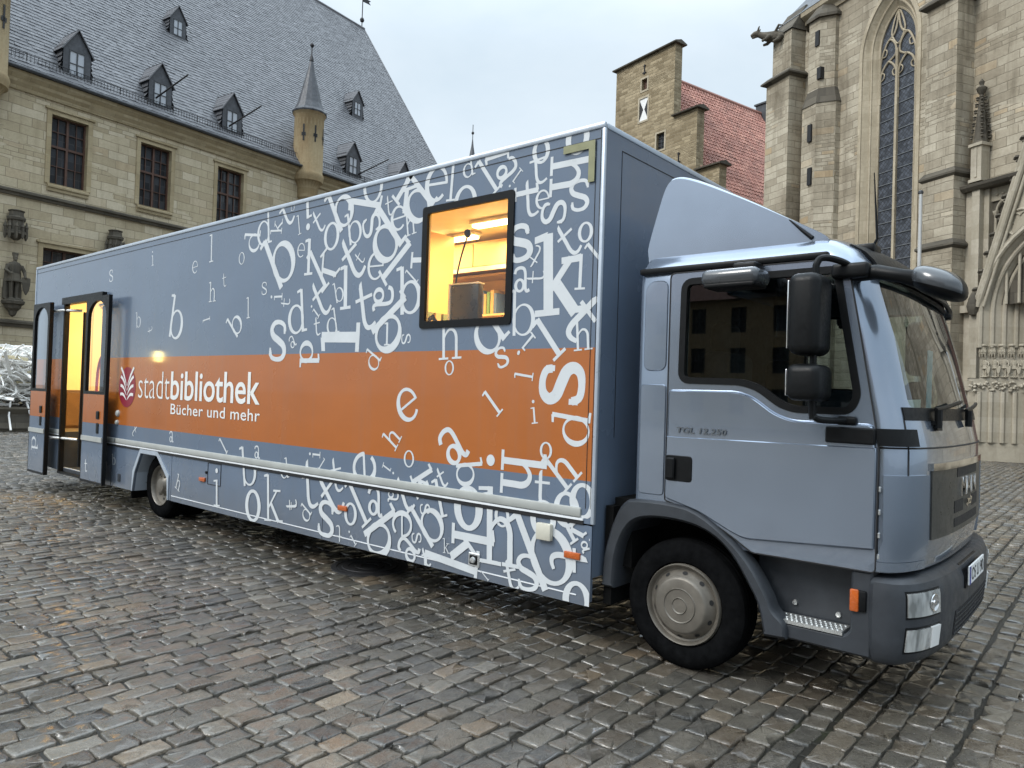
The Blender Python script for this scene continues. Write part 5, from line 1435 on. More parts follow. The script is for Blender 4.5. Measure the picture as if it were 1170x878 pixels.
mb.box(WC-.055, WC+.055, .88, 1.02, 6.1, 16.0)
mb.tube([(p[0], .95, p[1]) for p in inner], .06, 6)
for s in (-1, 1):
    c = WC+s*.44; A = arch_pts(.40, 14.95, 10, 1.0, c)
    mb.tube([(c-.40, .95, 14.0)]+[(p[0], .95, p[1]) for p in A]+[(c+.40, .95, 14.0)], .045, 6)
    for q in (-1, 1): mb.tube([(x, .95, z) for x, z in cr([(c+q*.40, 14.95), (c+q*.24, 15.02), (c+q*.20, 15.18), (c+q*.30, 15.28)], 4)], .028, 5)
    mb.tube([(x, .95, z) for x, z in cr([(c+s*.42, 15.1), (c+s*.36, 15.85), (c+s*.02, 16.5), (c-s*.30, 16.25), (c-s*.34, 15.85), (c-s*.05, 15.65)], 5)], .042, 6)
    mb.tube([(x, .95, z) for x, z in cr([(c+s*.32, 15.9), (c+s*.14, 15.92), (c+s*.1, 16.12), (c+s*.22, 16.2)], 4)], .026, 5)
    mb.tube([(x, .95, z) for x, z in cr([(c+s*.02, 16.5), (c-s*.22, 16.65), (c-s*.36, 16.95), (c-s*.44, 17.5)], 5)], .042, 6)
mb.tube([(x, .95, z) for x, z in cr([(WC, 16.2), (WC-.24, 16.5), (WC-.3, 16.85), (WC, 17.55), (WC+.3, 16.85), (WC+.24, 16.5)], 5, True)], .036, 6, closed=True)
mb.build('tracery', m_churchcut, fr, angle=50)
mb = MB(); mb.prism(inner, 'y', .985, .995); mb.build('leaded_glass', m_leaded, fr, smooth=False)
mb = MB()
z = 6.5
while z < 15.3: mb.box(WC-.87, WC+.87, .955, .975, z-.014, z+.014); z += .52
mb.build('saddle_bar', simple('saddle_bars', (.16, .17, .18), .5, .3), fr, smooth=False)
# buttresses
def drip(mb, u0, u1, w0, z, o=.14, mi=1):
    """weathered drip mould round three sides of a buttress"""
    for a, b in ((0, .12), (.12, .30)):
        pass
    P = lambda e, zz_: [(u0-e, .55, zz_), (u0-e, w0-e, zz_), (u1+e, w0-e, zz_), (u1+e, .55, zz_)]
    mb.loft([P(.02, z-.12), P(o, z-.02), P(o, z+.05), P(-.03, z+.26)], mi, True, (False, False))
mb = MB()
def bt(mb, u0, u1, w0, z0, z1, back=.52): mb.box(u0, u1, w0, back, z0, z1, 0)
bt(mb, -2.90, -1.58, -.42, 0, 7.35); bt(mb, -2.87, -1.61, -.38, 7.35, 9.85); bt(mb, -2.84, -1.63, -.34, 9.85, 16.1)
drip(mb, -2.87, -1.61, -.38, 7.35); drip(mb, -2.84, -1.63, -.34, 9.85, .12); drip(mb, -2.84, -1.63, -.34, 16.1, .2)
mb.loft([[(-2.84, .52, 16.1), (-2.84, -.3, 16.1), (-1.63, -.3, 16.1), (-1.63, .52, 16.1)], [(-2.84, .52, 18.2), (-2.84, .45, 18.2), (-1.63, .45, 18.2), (-1.63, .52, 18.2)]], 0, True, (False, False))
mb.build('buttress', [m_churchstone, m_sooty], church, smooth=False)
mb = MB()
bt(mb, -11.42, -9.9, -.42, 0, 16.65, 2.); bt(mb, -11.2, -9.98, -.28, 16.65, 18.75, 2.)
drip(mb, -11.42, -9.9, -.42, 16.65, .2)
mb.loft([[(-11.3, 2, 18.75), (-11.3, -.35, 18.75), (-9.9, -.35, 18.75), (-9.9, 2, 18.75)], [(-11.2, 2, 20.0), (-11.2, .5, 20.0), (-9.98, .5, 20.0), (-9.98, 2, 20.0)]], 1, True, (False, True))
mb.build('buttress', [m_churchstone, m_sooty], church, smooth=False)
for ub in (10.5,):
    mb = MB(); bt(mb, ub-.65, ub+.65, -.4, 0, 16.1); drip(mb, ub-.65, ub+.65, -.4, 9.85); drip(mb, ub-.65, ub+.65, -.4, 7.35); mb.build('buttress', [m_churchstone, m_sooty], church, smooth=False)
# eaves
mb = MB(); extr(mb, [(.92, 18.95), (.42, 18.95), (.38, 19.1), (.15, 19.25), (.12, 19.45), (.92, 19.5)], -9.9, 16); mb.build('eaves_cornice', m_churchcut, church, smooth=False)
mb = MB(); mb.prism([(.1, 19.45), (10, 30), (20, 19.45)], 'x', -11.4, 16); mb.build('roof', m_lead, church, smooth=False)
# gargoyle: a crouching beast leaning out of the corner
def gargoyle():
    mb = MB()
    A = Vector((-10.75, -.25, 18.72)); D = Vector((-.72, -.69, .05)).normalized(); S = D.cross(Vector((0, 0, 1))).normalized(); Z = Vector((0, 0, 1))
    P = lambda a, s, z: tuple(A+D*a+S*s+Z*z)
    mb.tube([P(-.3, 0, -.05), P(.25, 0, .02), P(.6, 0, .06), P(.85, 0, .16), P(1.02, 0, .24)], [.24, .26, .22, .15, .13], 10)
    mb.tube([P(.98, 0, .26), P(1.18, 0, .24), P(1.34, 0, .18)], [.16, .13, .06], 10)
    mb.tube([P(1.05, 0, .16), P(1.2, 0, .10), P(1.28, 0, .06)], [.08, .06, .03], 8)
    for s in (-1, 1):
        mb.tube([P(1.0, s*.10, .34), P(.95, s*.16, .5), P(.90, s*.15, .56)], [.06, .04, .01], 6)
        mb.tube([P(.45, s*.2, .0), P(.62, s*.27, -.16), P(.8, s*.22, -.22)], [.11, .08, .06], 8)
        mb.tube([P(-.05, s*.22, -.05), P(.08, s*.3, -.26), P(.3, s*.26, -.34)], [.13, .1, .07], 8)
        mb.tube([P(.2, s*.16, .2), P(.05, s*.36, .38), P(-.2, s*.42, .3)], [.08, .06, .02], 6)
    o = mb.build('gargoyle', m_sooty, church)
    md = o.modifiers.new('r', 'REMESH'); md.mode = 'VOXEL'; md.voxel_size = .03; md.use_smooth_shade = True
    me = bpy.data.meshes.new_from_object(o.evaluated_get(bpy.context.evaluated_depsgraph_get())); o.modifiers.clear(); o.data = me; metric_uv(me)
gargoyle()
# stair turret
mb = MB()
def octo(r, z, uc=-8.72, wc=.62): return [(uc+r*math.cos(R(22.5+45*i)), wc+r*.95*math.sin(R(22.5+45*i)), z) for i in range(8)]
mb.loft([octo(1.06, 0), octo(1.06, 14.7)], 0, True, (False, False)); mb.loft([octo(1.10, 14.7), octo(.86, 15.4)], 1, True, (True, False)); mb.loft([octo(.84, 15.4), octo(.84, 18.55)], 0, True, (False, False)); mb.loft([octo(.98, 18.5), octo(.98, 18.62), octo(.2, 19.6)], 1, True, (True, True))
tr = mb.build('stair_turret', [m_churchstone, m_sooty], church, smooth=False)
for u, w, z0, z1 in ((-8.5, -.16, 17.3, 17.95), (-8.35, -.16, 15.8, 16.3), (-8.6, -.37, 13.1, 13.85), (-8.55, -.37, 11.2, 11.95), (-8.5, -.37, 8.6, 9.3)):
    mb = MB(); mb.box(u-.11, u+.11, w-.02, w+.2, z0, z1); mb.build('slit_window', m_seam, tr, smooth=False)

# portal ---------------------------------------------------------------
m_portal = masonry('portal_stone', [(0, (.37, .33, .255)), (1, (.46, .415, .335))], (.32, .285, .225), .9, .5, (.5, .8), (.45, .43, .40), .5, .25, .45, msize=.004)
portal = MB()
def order_profile():
    """stepped rolls and hollows: (inset from outer edge, depth)"""
    pr = [(0, .0)]
    for q in range(6):
        a0 = .10+q*.235; w0_ = .02+q*.24
        pr += [(a0-.06, w0_), (a0-.02, w0_-.045), (a0+.05, w0_-.055), (a0+.09, w0_-.01), (a0+.085, w0_+.07), (a0+.12, w0_+.13), (a0+.15, w0_+.20)]
    pr.append((1.60, 1.5)); pr.append((1.62, 1.75)); return pr
PR = order_profile()
def portal_sweep(mb, z0, za, scale_w=1., arch=True, prof=PR, mi=0):
    H = 2.95
    rows = []
    for (a, w) in prof:
        h = H-a
        line = [(PC-h, w, z0), (PC-h, w, za)]
        if arch:
            A = arch_pts(h, za, 12, .53, PC)
            line += [(u, w, z) for u, z in A[1:-1]]
        else:
            pass
        line += [(PC+h, w, za), (PC+h, w, z0)]
        rows.append(line)
    n = len(rows[0])
    if arch:
        vs = [p for r in rows for p in r]
        mb.add(vs, [(i*n+j, i*n+j+1, (i+1)*n+j+1, (i+1)*n+j) for i in range(len(rows)-1) for j in range(n-1)], mi)
    else:
        for s in (0, 2):
            vs = [p for r in rows for p in r[s:s+2]]
            mb.add(vs, [(i*2, i*2+1, i*2+3, i*2+2) for i in range(len(rows)-1)], mi)
portal_sweep(portal, 3.78, 4.95)
portal_sweep(portal, .62, 2.30, arch=False)
flat = [(0, -.04), (.0, .0), (1.5, 1.42), (1.62, 1.75)]
def push(p, e): return [(a-e*.7, w-e*.7) for a, w in p]
portal_sweep(portal, 0, .46, arch=False, prof=push(flat, .10)); portal_sweep(portal, .46, .54, arch=False, prof=push(flat, .14)); portal_sweep(portal, .54, .62, arch=False, prof=push(flat, .05))
portal_sweep(portal, 2.30, 2.36, arch=False, prof=push(flat, .16)); portal_sweep(portal, 2.36, 2.66, arch=False, prof=push(flat, .06)); portal_sweep(portal, 2.66, 2.76, arch=False, prof=push(flat, .20))
portal_sweep(portal, 2.76, 3.78, arch=False, prof=push(flat, -.12))
for z0, e0, z1, e1 in ((.46, .10, .46, .14), (2.36, .16, 2.36, .06), (2.66, .2, 2.66, .06), (2.76, .2, 2.76, -.12), (.54, .14, .54, .05), (.62, .05, .62, -.05)):
    for s in (-1, 1):
        A = push(flat, e0); B = push(flat, e1)
        vs = [(PC+s*(2.95-a), w, z0) for a, w in A]+[(PC+s*(2.95-a), w, z1) for a, w in B]; m = len(A)
        portal.add(vs, [(i, i+1, m+i+1, m+i) for i in range(m-1)])
pt = portal.build('portal', m_portal, church, angle=28)
# leaf frieze and canopies along the jamb
mb = MB(); rg = np.random.default_rng(3)
for s in (-1, 1):
    for k in range(26):
        t = k/25; a = .0+1.45*t; w = -.05+1.42*t
        c = (PC+s*(2.95-a+.03), w-.03, 2.51)
        for q in range(3):
            ax, az = rg.normal(0, .035), rg.normal(0, .07)
            r0 = .035+rg.random()*.03
            mb.lathe([(0, -r0), (r0, -r0*.3), (r0*.9, r0*.5), (0, r0)], 6, (c[0]+ax, c[1]+ax*.3-.01, c[2]+az))
mb.build('leaf_frieze', m_portal, pt, angle=60)
mb = MB()
for s in (-1, 1):
    for k in range(7):
        t = (k+.5)/7; a = .06+1.35*t; w = .04+1.32*t
        x, y = PC+s*(2.95-a), w
        mb.lathe([(.04, 3.50), (.11, 3.56), (.12, 3.68), (.09, 3.70), (.08, 3.80), (.13, 3.84), (.10, 3.9)], 8, (x, y, 0))
        for q in range(4):
            an = PI+PI*(q+.5)/4; mb.lathe([(.0, 3.44), (.02, 3.5), (.015, 3.6), (.03, 3.62), (0, 3.78)], 5, (x+.11*math.cos(an), y+.11*math.sin(an), 0))
mb.build('canopy', m_portal, pt, angle=30)
fig = make_statue('relief_figure', '', '', (0, 0, 0), 0, .70, m_portal); fig.parent = pt
first = True
for s in (-1, 1):
    for k in range(7):
        t = (k+.5)/7; a = .10+1.35*t; w = .09+1.32*t
        o = fig if first else fig.copy()
        if not first: COL.objects.link(o)
        first = False
        o.parent = pt; o.location = (PC+s*(2.95-a), w, 2.80); o.rotation_euler = (0, 0, s*R(-20)+R((k*37) % 30-15)); o.scale = (1.05, 1.05, 1+.04*(k % 3))
mb = MB(); mb.box(PC-1.4, PC+1.4, 1.7, 1.8, 0, 3.9); mb.add([(p[0], 1.72, p[1]) for p in [(PC-1.4, 3.9)]+arch_pts(1.4, 4.95, 10, .6, PC)+[(PC+1.4, 3.9)]], [tuple(range(23))])
mb.build('portal_door', m_leadframe, pt, smooth=False)
# steep gable over the portal
GZ0, GZ1 = 5.25, 14.3
gb = MB()
hl = 2.95; sl = (GZ1-GZ0)/hl
def rake(e, z_lo=GZ0): return [(PC-hl-e*.35+0, z_lo), (PC, GZ1+e*1.1), (PC+hl+e*.35, z_lo)]
archA = arch_pts(2.93, 4.95, 14, .53, PC)
gb.prism([(PC-2.53, 6.5), (PC, GZ1), (PC+2.53, 6.5)]+[(u, z) for u, z in reversed(archA) if z > 6.55], 'y', .12, .5, 0)
for off, w, r in ((-.05, -.02, .09), (.10, .0, .07), (-.22, .03, .05), (.0, .06, .12)):
    for s in (-1, 1): gb.tube([(PC+s*(hl+off*.95), w, GZ0-.1), (PC, w, GZ1+off*3.0)], r, 8)
gb.lathe([(.1, 14.2), (.2, 14.6), (.08, 14.8), (.3, 15.0), (.1, 15.2), (0, 15.6)], 8, (PC, .05, 0))
g = gb.build('portal_gable', m_portal, church, angle=30)
for s in (-1, 1):
    for k in range(15):
        t = .04+k/15.5; u = PC+s*(hl*(1-t)+.16); z = GZ0+(GZ1-GZ0)*t+.05
        mb = MB(); mb.lathe([(0, -.06), (.06, -.05), (.045, .02), (.11, .09), (.08, .15), (0, .17)], 7, (u+s*.02, .02, z))
        mb.lathe([(0, -.05), (.06, 0), (.04, .06), (0, .08)], 6, (u+s*.11, .02, z+.06)); mb.build('crocket', m_sooty, g, angle=40)
    mb = MB(); mb.lathe([(.0, 4.85), (.13, 4.9), (.19, 5.05), (.22, 5.2), (.16, 5.45), (.1, 5.6), (.0, 5.75)], 8, (PC+s*3.08, .02, 0)); mb.build('corbel', m_sooty, g, angle=40)
mb = MB()
for s in (-1, 1):
    c = (PC+s*1.62, 7.75)
    mb.tube([(c[0]+.42*math.cos(a), .10, c[1]+.42*math.sin(a)) for a in [2*PI*i/24 for i in range(24)]], .04, 6, closed=True)
    for q in range(4):
        a = PI/4+q*PI/2; mb.tube([(c[0]+.21*math.cos(a)+.17*math.cos(b), .10, c[1]+.21*math.sin(a)+.17*math.sin(b)) for b in [a-1.9+3.8*i/10 for i in range(11)]], .026, 5)
c = (PC, 10.4)
mb.tube([(c[0]+.7*math.cos(a), .10, c[1]+.7*math.sin(a)) for a in [2*PI*i/28 for i in range(28)]], .05, 6, closed=True)
mb.build('tracery', m_portal, g, angle=50)
# pier, blind tracery and pinnacle beside the gable
for s in (-1, 1):
    U = lambda u: u if s == -1 else 2*PC-u
    def bx(mb, u0, u1, w0, w1, z0, z1, mi=0):
        a, b = sorted((U(u0), U(u1))); mb.box(a, b, w0, w1, z0, z1, mi)
    mb = MB()
    bx(mb, -1.58, -1.28, .2, .52, 0, 9.2); bx(mb, -1.28, -1.0, .08, .5, 0, 9.2); bx(mb, -1.0, -.82, .3, .52, 5.2, 9.2)
    for z0, z1, e in ((0, .5, .1), (2.34, 2.7, .06), (5.0, 5.25, .08)): bx(mb, -1.58-e, -.96, .08-e, .5, z0, z1)
    pier = mb.build('portal_pier', m_portal, church, smooth=False)
    mb = MB(); a, b = sorted((U(-1.62), U(.45))); extr(mb, [(.52, 9.16), (.02, 9.16), (-.08, 9.26), (-.1, 9.36), (.52, 9.44)], a, b); mb.build('string_course', m_sooty, church, smooth=False)
    mb = MB()
    bx(mb, -.82, 1.4, .40, .5, 8.72, 9.16)
    for k in range(5):
        u = U(-.62+k*.42)
        mb.tube([(u, .36, 5.2), (u, .36, 8.25)], .045, 8); mb.lathe([(.05, 8.2), (.09, 8.3), (.1, 8.36)], 8, (u, .36, 0))
        c = U(-.62+k*.42+.21); A = arch_pts(.19, 8.35, 6, 1.0, c); mb.tube([(p[0], .37, p[1]) for p in A], .04, 6)
        for q in range(2): mb.lathe([(.0, -.0), (.05, .02), (.045, .06), (0, .08)], 6, (U(-.6+k*.42+q*.2), .38, 8.88))
    mb.build('blind_tracery', m_portal, church, angle=30)
    mb = MB(); bx(mb, -.82, 1.2, .47, .497, 5.2, 8.72); mb.build('recess_panel', m_sooty, church, smooth=False)
    mb = MB()
    u = U(-1.14); bx(mb, -1.33, -.95, .05, .45, 9.44, 10.7)
    for e, z in ((.05, 9.44), (.06, 10.66)): bx(mb, -1.33-e, -.95+e, .05-e, .45+e, z, z+.1)
    bx(mb, -1.18, -1.10, .02, .06, 9.6, 10.6)
    mb.build('pinnacle_shaft', m_portal, church, smooth=False)
    mb = MB(); mb.lathe([(.24, 10.75), (.2, 10.95), (.07, 12.4), (.06, 12.45), (.13, 12.55), (.17, 12.68), (.06, 12.78), (.09, 12.9), (0, 13.02)], 8, (u, .25, 0))
    for k in range(7):
        z = 10.95+k*.22; r_ = .24*(1-(z-10.75)/2.1)+.05
        for q in range(4):
            a = q*PI/2+PI/4; mb.lathe([(0, -.03), (.05, .0), (.035, .05), (.065, .09), (0, .13)], 6, (u+r_*math.cos(a), .25+r_*math.sin(a), z))
    mb.build('pinnacle', m_sooty, church, angle=40)

# ================================================================== SQUARE FURNITURE
fp = thing('flagpole', 'plain white metal flagpole in front of the church buttress', 'flagpole', (-3.02, 21.44, 0))
m_polew = simple('pole_white', (.46, .46, .45), .35, .2, .05, 6)
mb = MB(); mb.tube([(0, 0, 0), (0, 0, 2.5), (0, 0, 8.4)], [.075, .065, .05], 14); mb.build('pole', m_polew, fp)
mb = MB(); mb.lathe([(.05, 8.36), (.075, 8.38), (.075, 8.44), (.04, 8.48), (0, 8.49)], 14); mb.build('cap', m_lead, fp)
mb = MB(); mb.lathe([(.17, 0), (.17, .03), (.09, .05), (.08, .3)], 16); mb.build('base', m_lead, fp)

# white strip sculpture
sc = thing('strip_sculpture', 'large heap of tangled white strips on a dark round base', 'sculpture', (-27.6, 4.0, 0))
mb = MB(); rg = np.random.default_rng(11)
for k in range(1050):
    # chords of a flattened drum
    a = rg.random()*2*PI; rr = 2.5*math.sqrt(rg.random()); z = .75+rg.random()**.8*1.95
    c = np.array((rr*math.cos(a), rr*math.sin(a), z)); th = rg.random()*PI*2; inc = rg.normal(0, .45); L = .5+rg.random()*.9
    d = np.array((math.cos(th)*math.cos(inc), math.sin(th)*math.cos(inc), math.sin(inc)))
    bend = rg.normal(0, .16, 3); ptsx = []
    for t in (-1, -.5, 0, .5, 1):
        p = c+d*L*t*.8+bend*(1-t*t); p[2] = max(.72, min(2.78, p[2])); ptsx.append(p)
    side = np.cross(d, rg.normal(0, 1, 3)); side /= np.linalg.norm(side); wd = .02+rg.random()*.032; nn = np.cross(d, side)*.012
    V = []
    for p in ptsx: V += [p-side*wd-nn, p+side*wd-nn, p+side*wd+nn, p-side*wd+nn]
    F = [(i*4+j, i*4+(j+1) % 4, i*4+4+(j+1) % 4, i*4+4+j) for i in range(4) for j in range(4)]+[(0, 1, 2, 3), (19, 18, 17, 16)]
    mb.add(V, F, 1 if rg.random() < .06 else 0)
for k in range(26):
    a = rg.random()*2*PI; p0 = np.array((2.2*math.cos(a), 2.2*math.sin(a), .95)); p1 = p0+np.array((.7*math.cos(a), .7*math.sin(a), -.6-.3*rg.random()))
    mb.tube([p0, (p0+p1)/2+rg.normal(0, .06, 3), p1], .03, 5)
mb.build('white_strips', [simple('strip_white', (.84, .83, .80), .6, 0, .08, 4), simple('strip_cream', (.62, .55, .36), .6, 0, .1, 4)], sc, angle=30)
mb = MB(); mb.lathe([(2.45, 0), (2.5, .1), (2.35, .55), (2.45, .72), (2.3, .78), (0, .8)], 28); mb.build('base', m_sooty, sc, angle=30)

# ================================================================== INSIDE THE TRUCK
m_shelf = simple('shelf_birch', (.66, .47, .25), .5, 0, .1, 4)
m_panel = simple('partition_panel', (.78, .52, .22), .45, 0, .06, 2)
m_screen = simple('monitor_black', (.02, .02, .022), .3)
m_cream = simple('monitor_bezel', (.72, .68, .6), .4)
bk = thing('bookcase', 'pale wooden bookcase along the far wall inside the lit truck', 'bookcase', (-4.2, 2.1, .9))
mb = MB()
for x in (-2.0, -1.0, 0, 1.0, 2.0, 3.2): mb.box(x-.015, x+.015, 0, .33, 0, 2.15)
mb.box(-2.0, 3.2, .32, .345, 0, 2.15); mb.build('frame', m_shelf, bk)
for z in (.1, .5, .9, 1.3, 1.66, 2.12):
    for x in (-2.0, -1.0, 0, 1.0, 2.0):
        mb = MB(); w = 1.2 if x == 2.0 else 1.0; mb.box(x+.017, x+w-.017, .0, .318, z, z+.022); o = mb.build('shelf', m_shelf, bk)
cab_ = thing('wall_cupboard', 'row of pale overhead cupboards above the bookcase inside the truck', 'cupboard', (-4.2, 1.95, 3.08))
mb = MB(); mb.box(-2.0, 3.2, 0, .5, 0, .30); mb.build('carcass', m_panel, cab_)
for k in range(6):
    mb = MB(); mb.rbox(-1.98+k*.865, -1.98+k*.865+.85, -.02, -.001, .02, .28, .006, 1); mb.build('door', m_shelf, cab_)
mb = MB(); mb.box(-2.0, 3.2, -.03, -.005, -.035, .012); mb.build('edge_rail', m_cream, cab_)
pt_ = thing('partition', 'tall yellow partition panel inside the truck left of the side window', 'partition', (-3.72, .5, .9))
pt_['kind'] = 'thing'
mb = MB(); mb.rbox(0, .06, 0, 1.2, 0, 2.5, .01); mb.build('panel', m_panel, pt_)
mb = MB(); mb.box(-.01, .07, -.012, .012, 0, 2.5); mb.build('edge_strip', m_cream, pt_)
rk = thing('media_rack', 'shallow rack of small media cases on the yellow partition', 'rack', (-3.63, .62, 2.05))
for k in range(3):
    mb = MB(); mb.box(0, .11, 0, .95, k*.17, k*.17+.012); mb.box(.10, .112, 0, .95, k*.17, k*.17+.05); mb.build('shelf', m_shelf, rk)
    mb = MB()
    for q in range(8): mb.box(.02, .095, .02+q*.115, .10+q*.115, k*.17+.014, k*.17+.125, q % 2)
    o = mb.build('media_cases', [simple('case_tan', (.5, .36, .2), .4), simple('case_green', (.2, .25, .16), .4)], rk); o['kind'] = 'stuff'
dk = thing('counter', 'wooden counter just under the side window inside the truck', 'counter', (-2.1, .12, .9))
mb = MB(); mb.box(-.75, .95, 0, .62, 1.18, 1.219); mb.build('top', m_shelf, dk)
for x in (-.74, .90):
    mb = MB(); mb.box(x, x+.04, .02, .6, 0, 1.179); mb.build('side_panel', m_shelf, dk)
mo = thing('monitor', 'black monitor with a pale edge standing at the side window of the truck', 'monitor', (-2.17, .42, 2.12), R(8))
mb = MB(); mb.rbox(-.19, .10, -.02, .06, .05, .47, .015); mb.build('screen', m_screen, mo)
mb = MB(); mb.rbox(-.215, -.192, -.025, .07, .04, .485, .006); mb.rbox(-.19, .105, -.025, .07, .471, .485, .006); mb.build('bezel', m_cream, mo)
mb = MB(); mb.box(-.1, .15, -.08, .14, 0, .012); mb.box(.0, .05, .0, .04, .0, .06); mb.build('stand', m_screen, mo)
mb = MB(); mb.tube(cr([(-.2, -.03, .16), (.05, -.06, .12), (.12, -.03, .15)], 5), .005, 5); mb.build('cable', m_cream, mo)
lm = thing('gooseneck_lamp', 'thin black gooseneck lamp bending upwards behind the monitor', 'lamp', (-2.55, .62, 2.30))
mb = MB(); mb.tube(cr([(0, 0, 0), (.0, 0, .3), (.05, 0, .55), (.13, 0, .76)], 6), .008, 6); mb.build('neck', m_black, lm)
mb = MB(); mb.lathe([(0, -.04), (.022, -.03), (.033, 0), (.025, .03), (0, .04)], 14, (.135, 0, .79)); mb.build('head', m_black, lm)
mb = MB(); mb.lathe([(.07, -.18), (.07, -.16), (.012, -.14), (.01, .01)], 14); mb.build('foot', m_black, lm)
pr = thing('desk_phone', 'dark desk telephone beside the monitor at the left of the side window', 'telephone', (-2.44, .3, 2.12))
mb = MB(); mb.rbox(-.09, .09, -.08, .08, 0, .07, .015); mb.build('base', m_screen, pr)
mb = MB(); mb.tube([(-.07, -.09, .09), (-.06, -.09, .13), (-.05, 0, .2), (-.06, .07, .13)], .022, 8); mb.build('handset', m_screen, pr)
bcol = [simple('book_'+n, c, .5) for n, c in (('red', (.45, .06, .03)), ('white', (.7, .66, .55)), ('green', (.12, .25, .1)), ('blue', (.08, .14, .3)), ('tan', (.5, .33, .14)), ('brown', (.18, .08, .03)))]
bmesh_books = []
for k in range(6):
    mb = MB(); mb.rbox(0, .036+.006*(k % 3), .0, .19, 0, .24+.02*(k % 3), .003, 1); bmesh_books.append(mb)
xb = -6.15; k = 0; rgb = np.random.default_rng(4)
while xb < -1.15 and k < 90:
    src = bmesh_books[k % 6]; o = src.build('book', bcol[int(rgb.integers(0, 6))], None, (xb, 2.13+rgb.random()*.03, .9+1.683))
    if abs(((xb+4.2) % 1.0)) < .06: o.location.x = xb+.06
    tag(o, 'thin upright book standing in the row on the upper shelf inside the truck', 'book', 'books on the upper shelf inside the truck')
    xb += .045+(.14 if rgb.random() < .12 else .008); k += 1
# lit ceiling lamps
m_lamp = emit('warm_tube', (1., .66, .26), 9.)
for x, y in ((-2.45, 1.4), (-4.0, 1.75), (-6.2, 1.25), (-8.3, 1.25), (-10.3, 1.5)):
    lt = thing('ceiling_lamp', 'tmp', 'lamp', (x, y, 3.38))
    mb = MB(); mb.rbox(-.65, .65, -.07, .07, .02, .055, .008, 1); mb.build('housing', m_cream, lt)
    mb = MB(); mb.rbox(-.62, .62, -.05, .05, -.012, .019, .01, 2); mb.build('tube', m_lamp, lt)
    tag(lt, {-2.45: 'lit ceiling strip lamp above the side window of the truck', -4.0: 'lit ceiling strip lamp behind the yellow partition', -6.2: 'lit ceiling strip lamp in the middle of the truck', -8.3: 'lit ceiling strip lamp just in front of the entrance', -10.3: 'lit ceiling strip lamp over the truck entrance'}[x], 'lamp', 'ceiling lamps inside the truck')
def area(name, loc, sx, sy, power, col, rot=(0, 0, 0)):
    l = bpy.data.lights.new(name, 'AREA'); l.shape = 'RECTANGLE'; l.size = sx; l.size_y = sy; l.energy = power; l.color = col
    o = bpy.data.objects.new(name, l); COL.objects.link(o); o.location = loc; o.rotation_euler = rot; return o
WARM = (1., .70, .31)
rc = thing('rear_cupboard', 'low dark wooden cupboard against the rear wall just inside the open entrance', 'cupboard', (-11.46, .35, .9))
mb = MB(); mb.rbox(0, .34, 0, 1.9, 0, .62, .01); mb.build('carcass', simple('cupboard_walnut', (.10, .05, .025), .5, 0, .2, 5), rc)
for k in range(3):
    mb = MB(); mb.rbox(.341, .358, .02+k*.63, .02+k*.63+.60, .04, .58, .004, 1); mb.build('door', simple('cupboard_front', (.14, .075, .035), .45, 0, .2, 5), rc)
for k in range(4):
    mb = MB(); mb.box(-11.488, -11.478, .3+k*.55, .312+k*.55, 1.55, 3.4); mb.build('panel_joint', m_panel, truck)
area('interior_light', (-2.4, 1.55, 3.355), 1.6, .5, 52, WARM)
area('interior_light', (-4.6, 1.4, 3.355), 1.6, .5, 40, WARM)
area('interior_light', (-10.0, 1.4, 3.355), 1.2, .6, 62, WARM)
area('interior_light', (-8.3, 1.3, 3.355), 1.0, .5, 45, WARM)

# ================================================================== STREET LAMP (seen mirrored in the truck side)
sl_ = thing('street_lamp', 'dark lantern street lamp with a warm lit globe', 'street lamp', (-29.6, -10.0, 0))
mb = MB(); mb.lathe([(.2, 0), (.2, .3), (.1, .4), (.07, .9), (.055, 2.4), (.1, 2.5), (.12, 2.6)], 14); mb.build('post', m_iron, sl_)
mb = MB(); mb.lathe([(0, 2.6), (.12, 2.66), (.16, 2.85), (.12, 3.05), (0, 3.12)], 18); mb.build('globe', emit('lamp_globe', (1., .78, .25), 30.), sl_)
mb = MB(); mb.lathe([(.24, 3.06), (.15, 3.2), (.03, 3.3), (0, 3.4)], 14); mb.build('hood', m_iron, sl_)

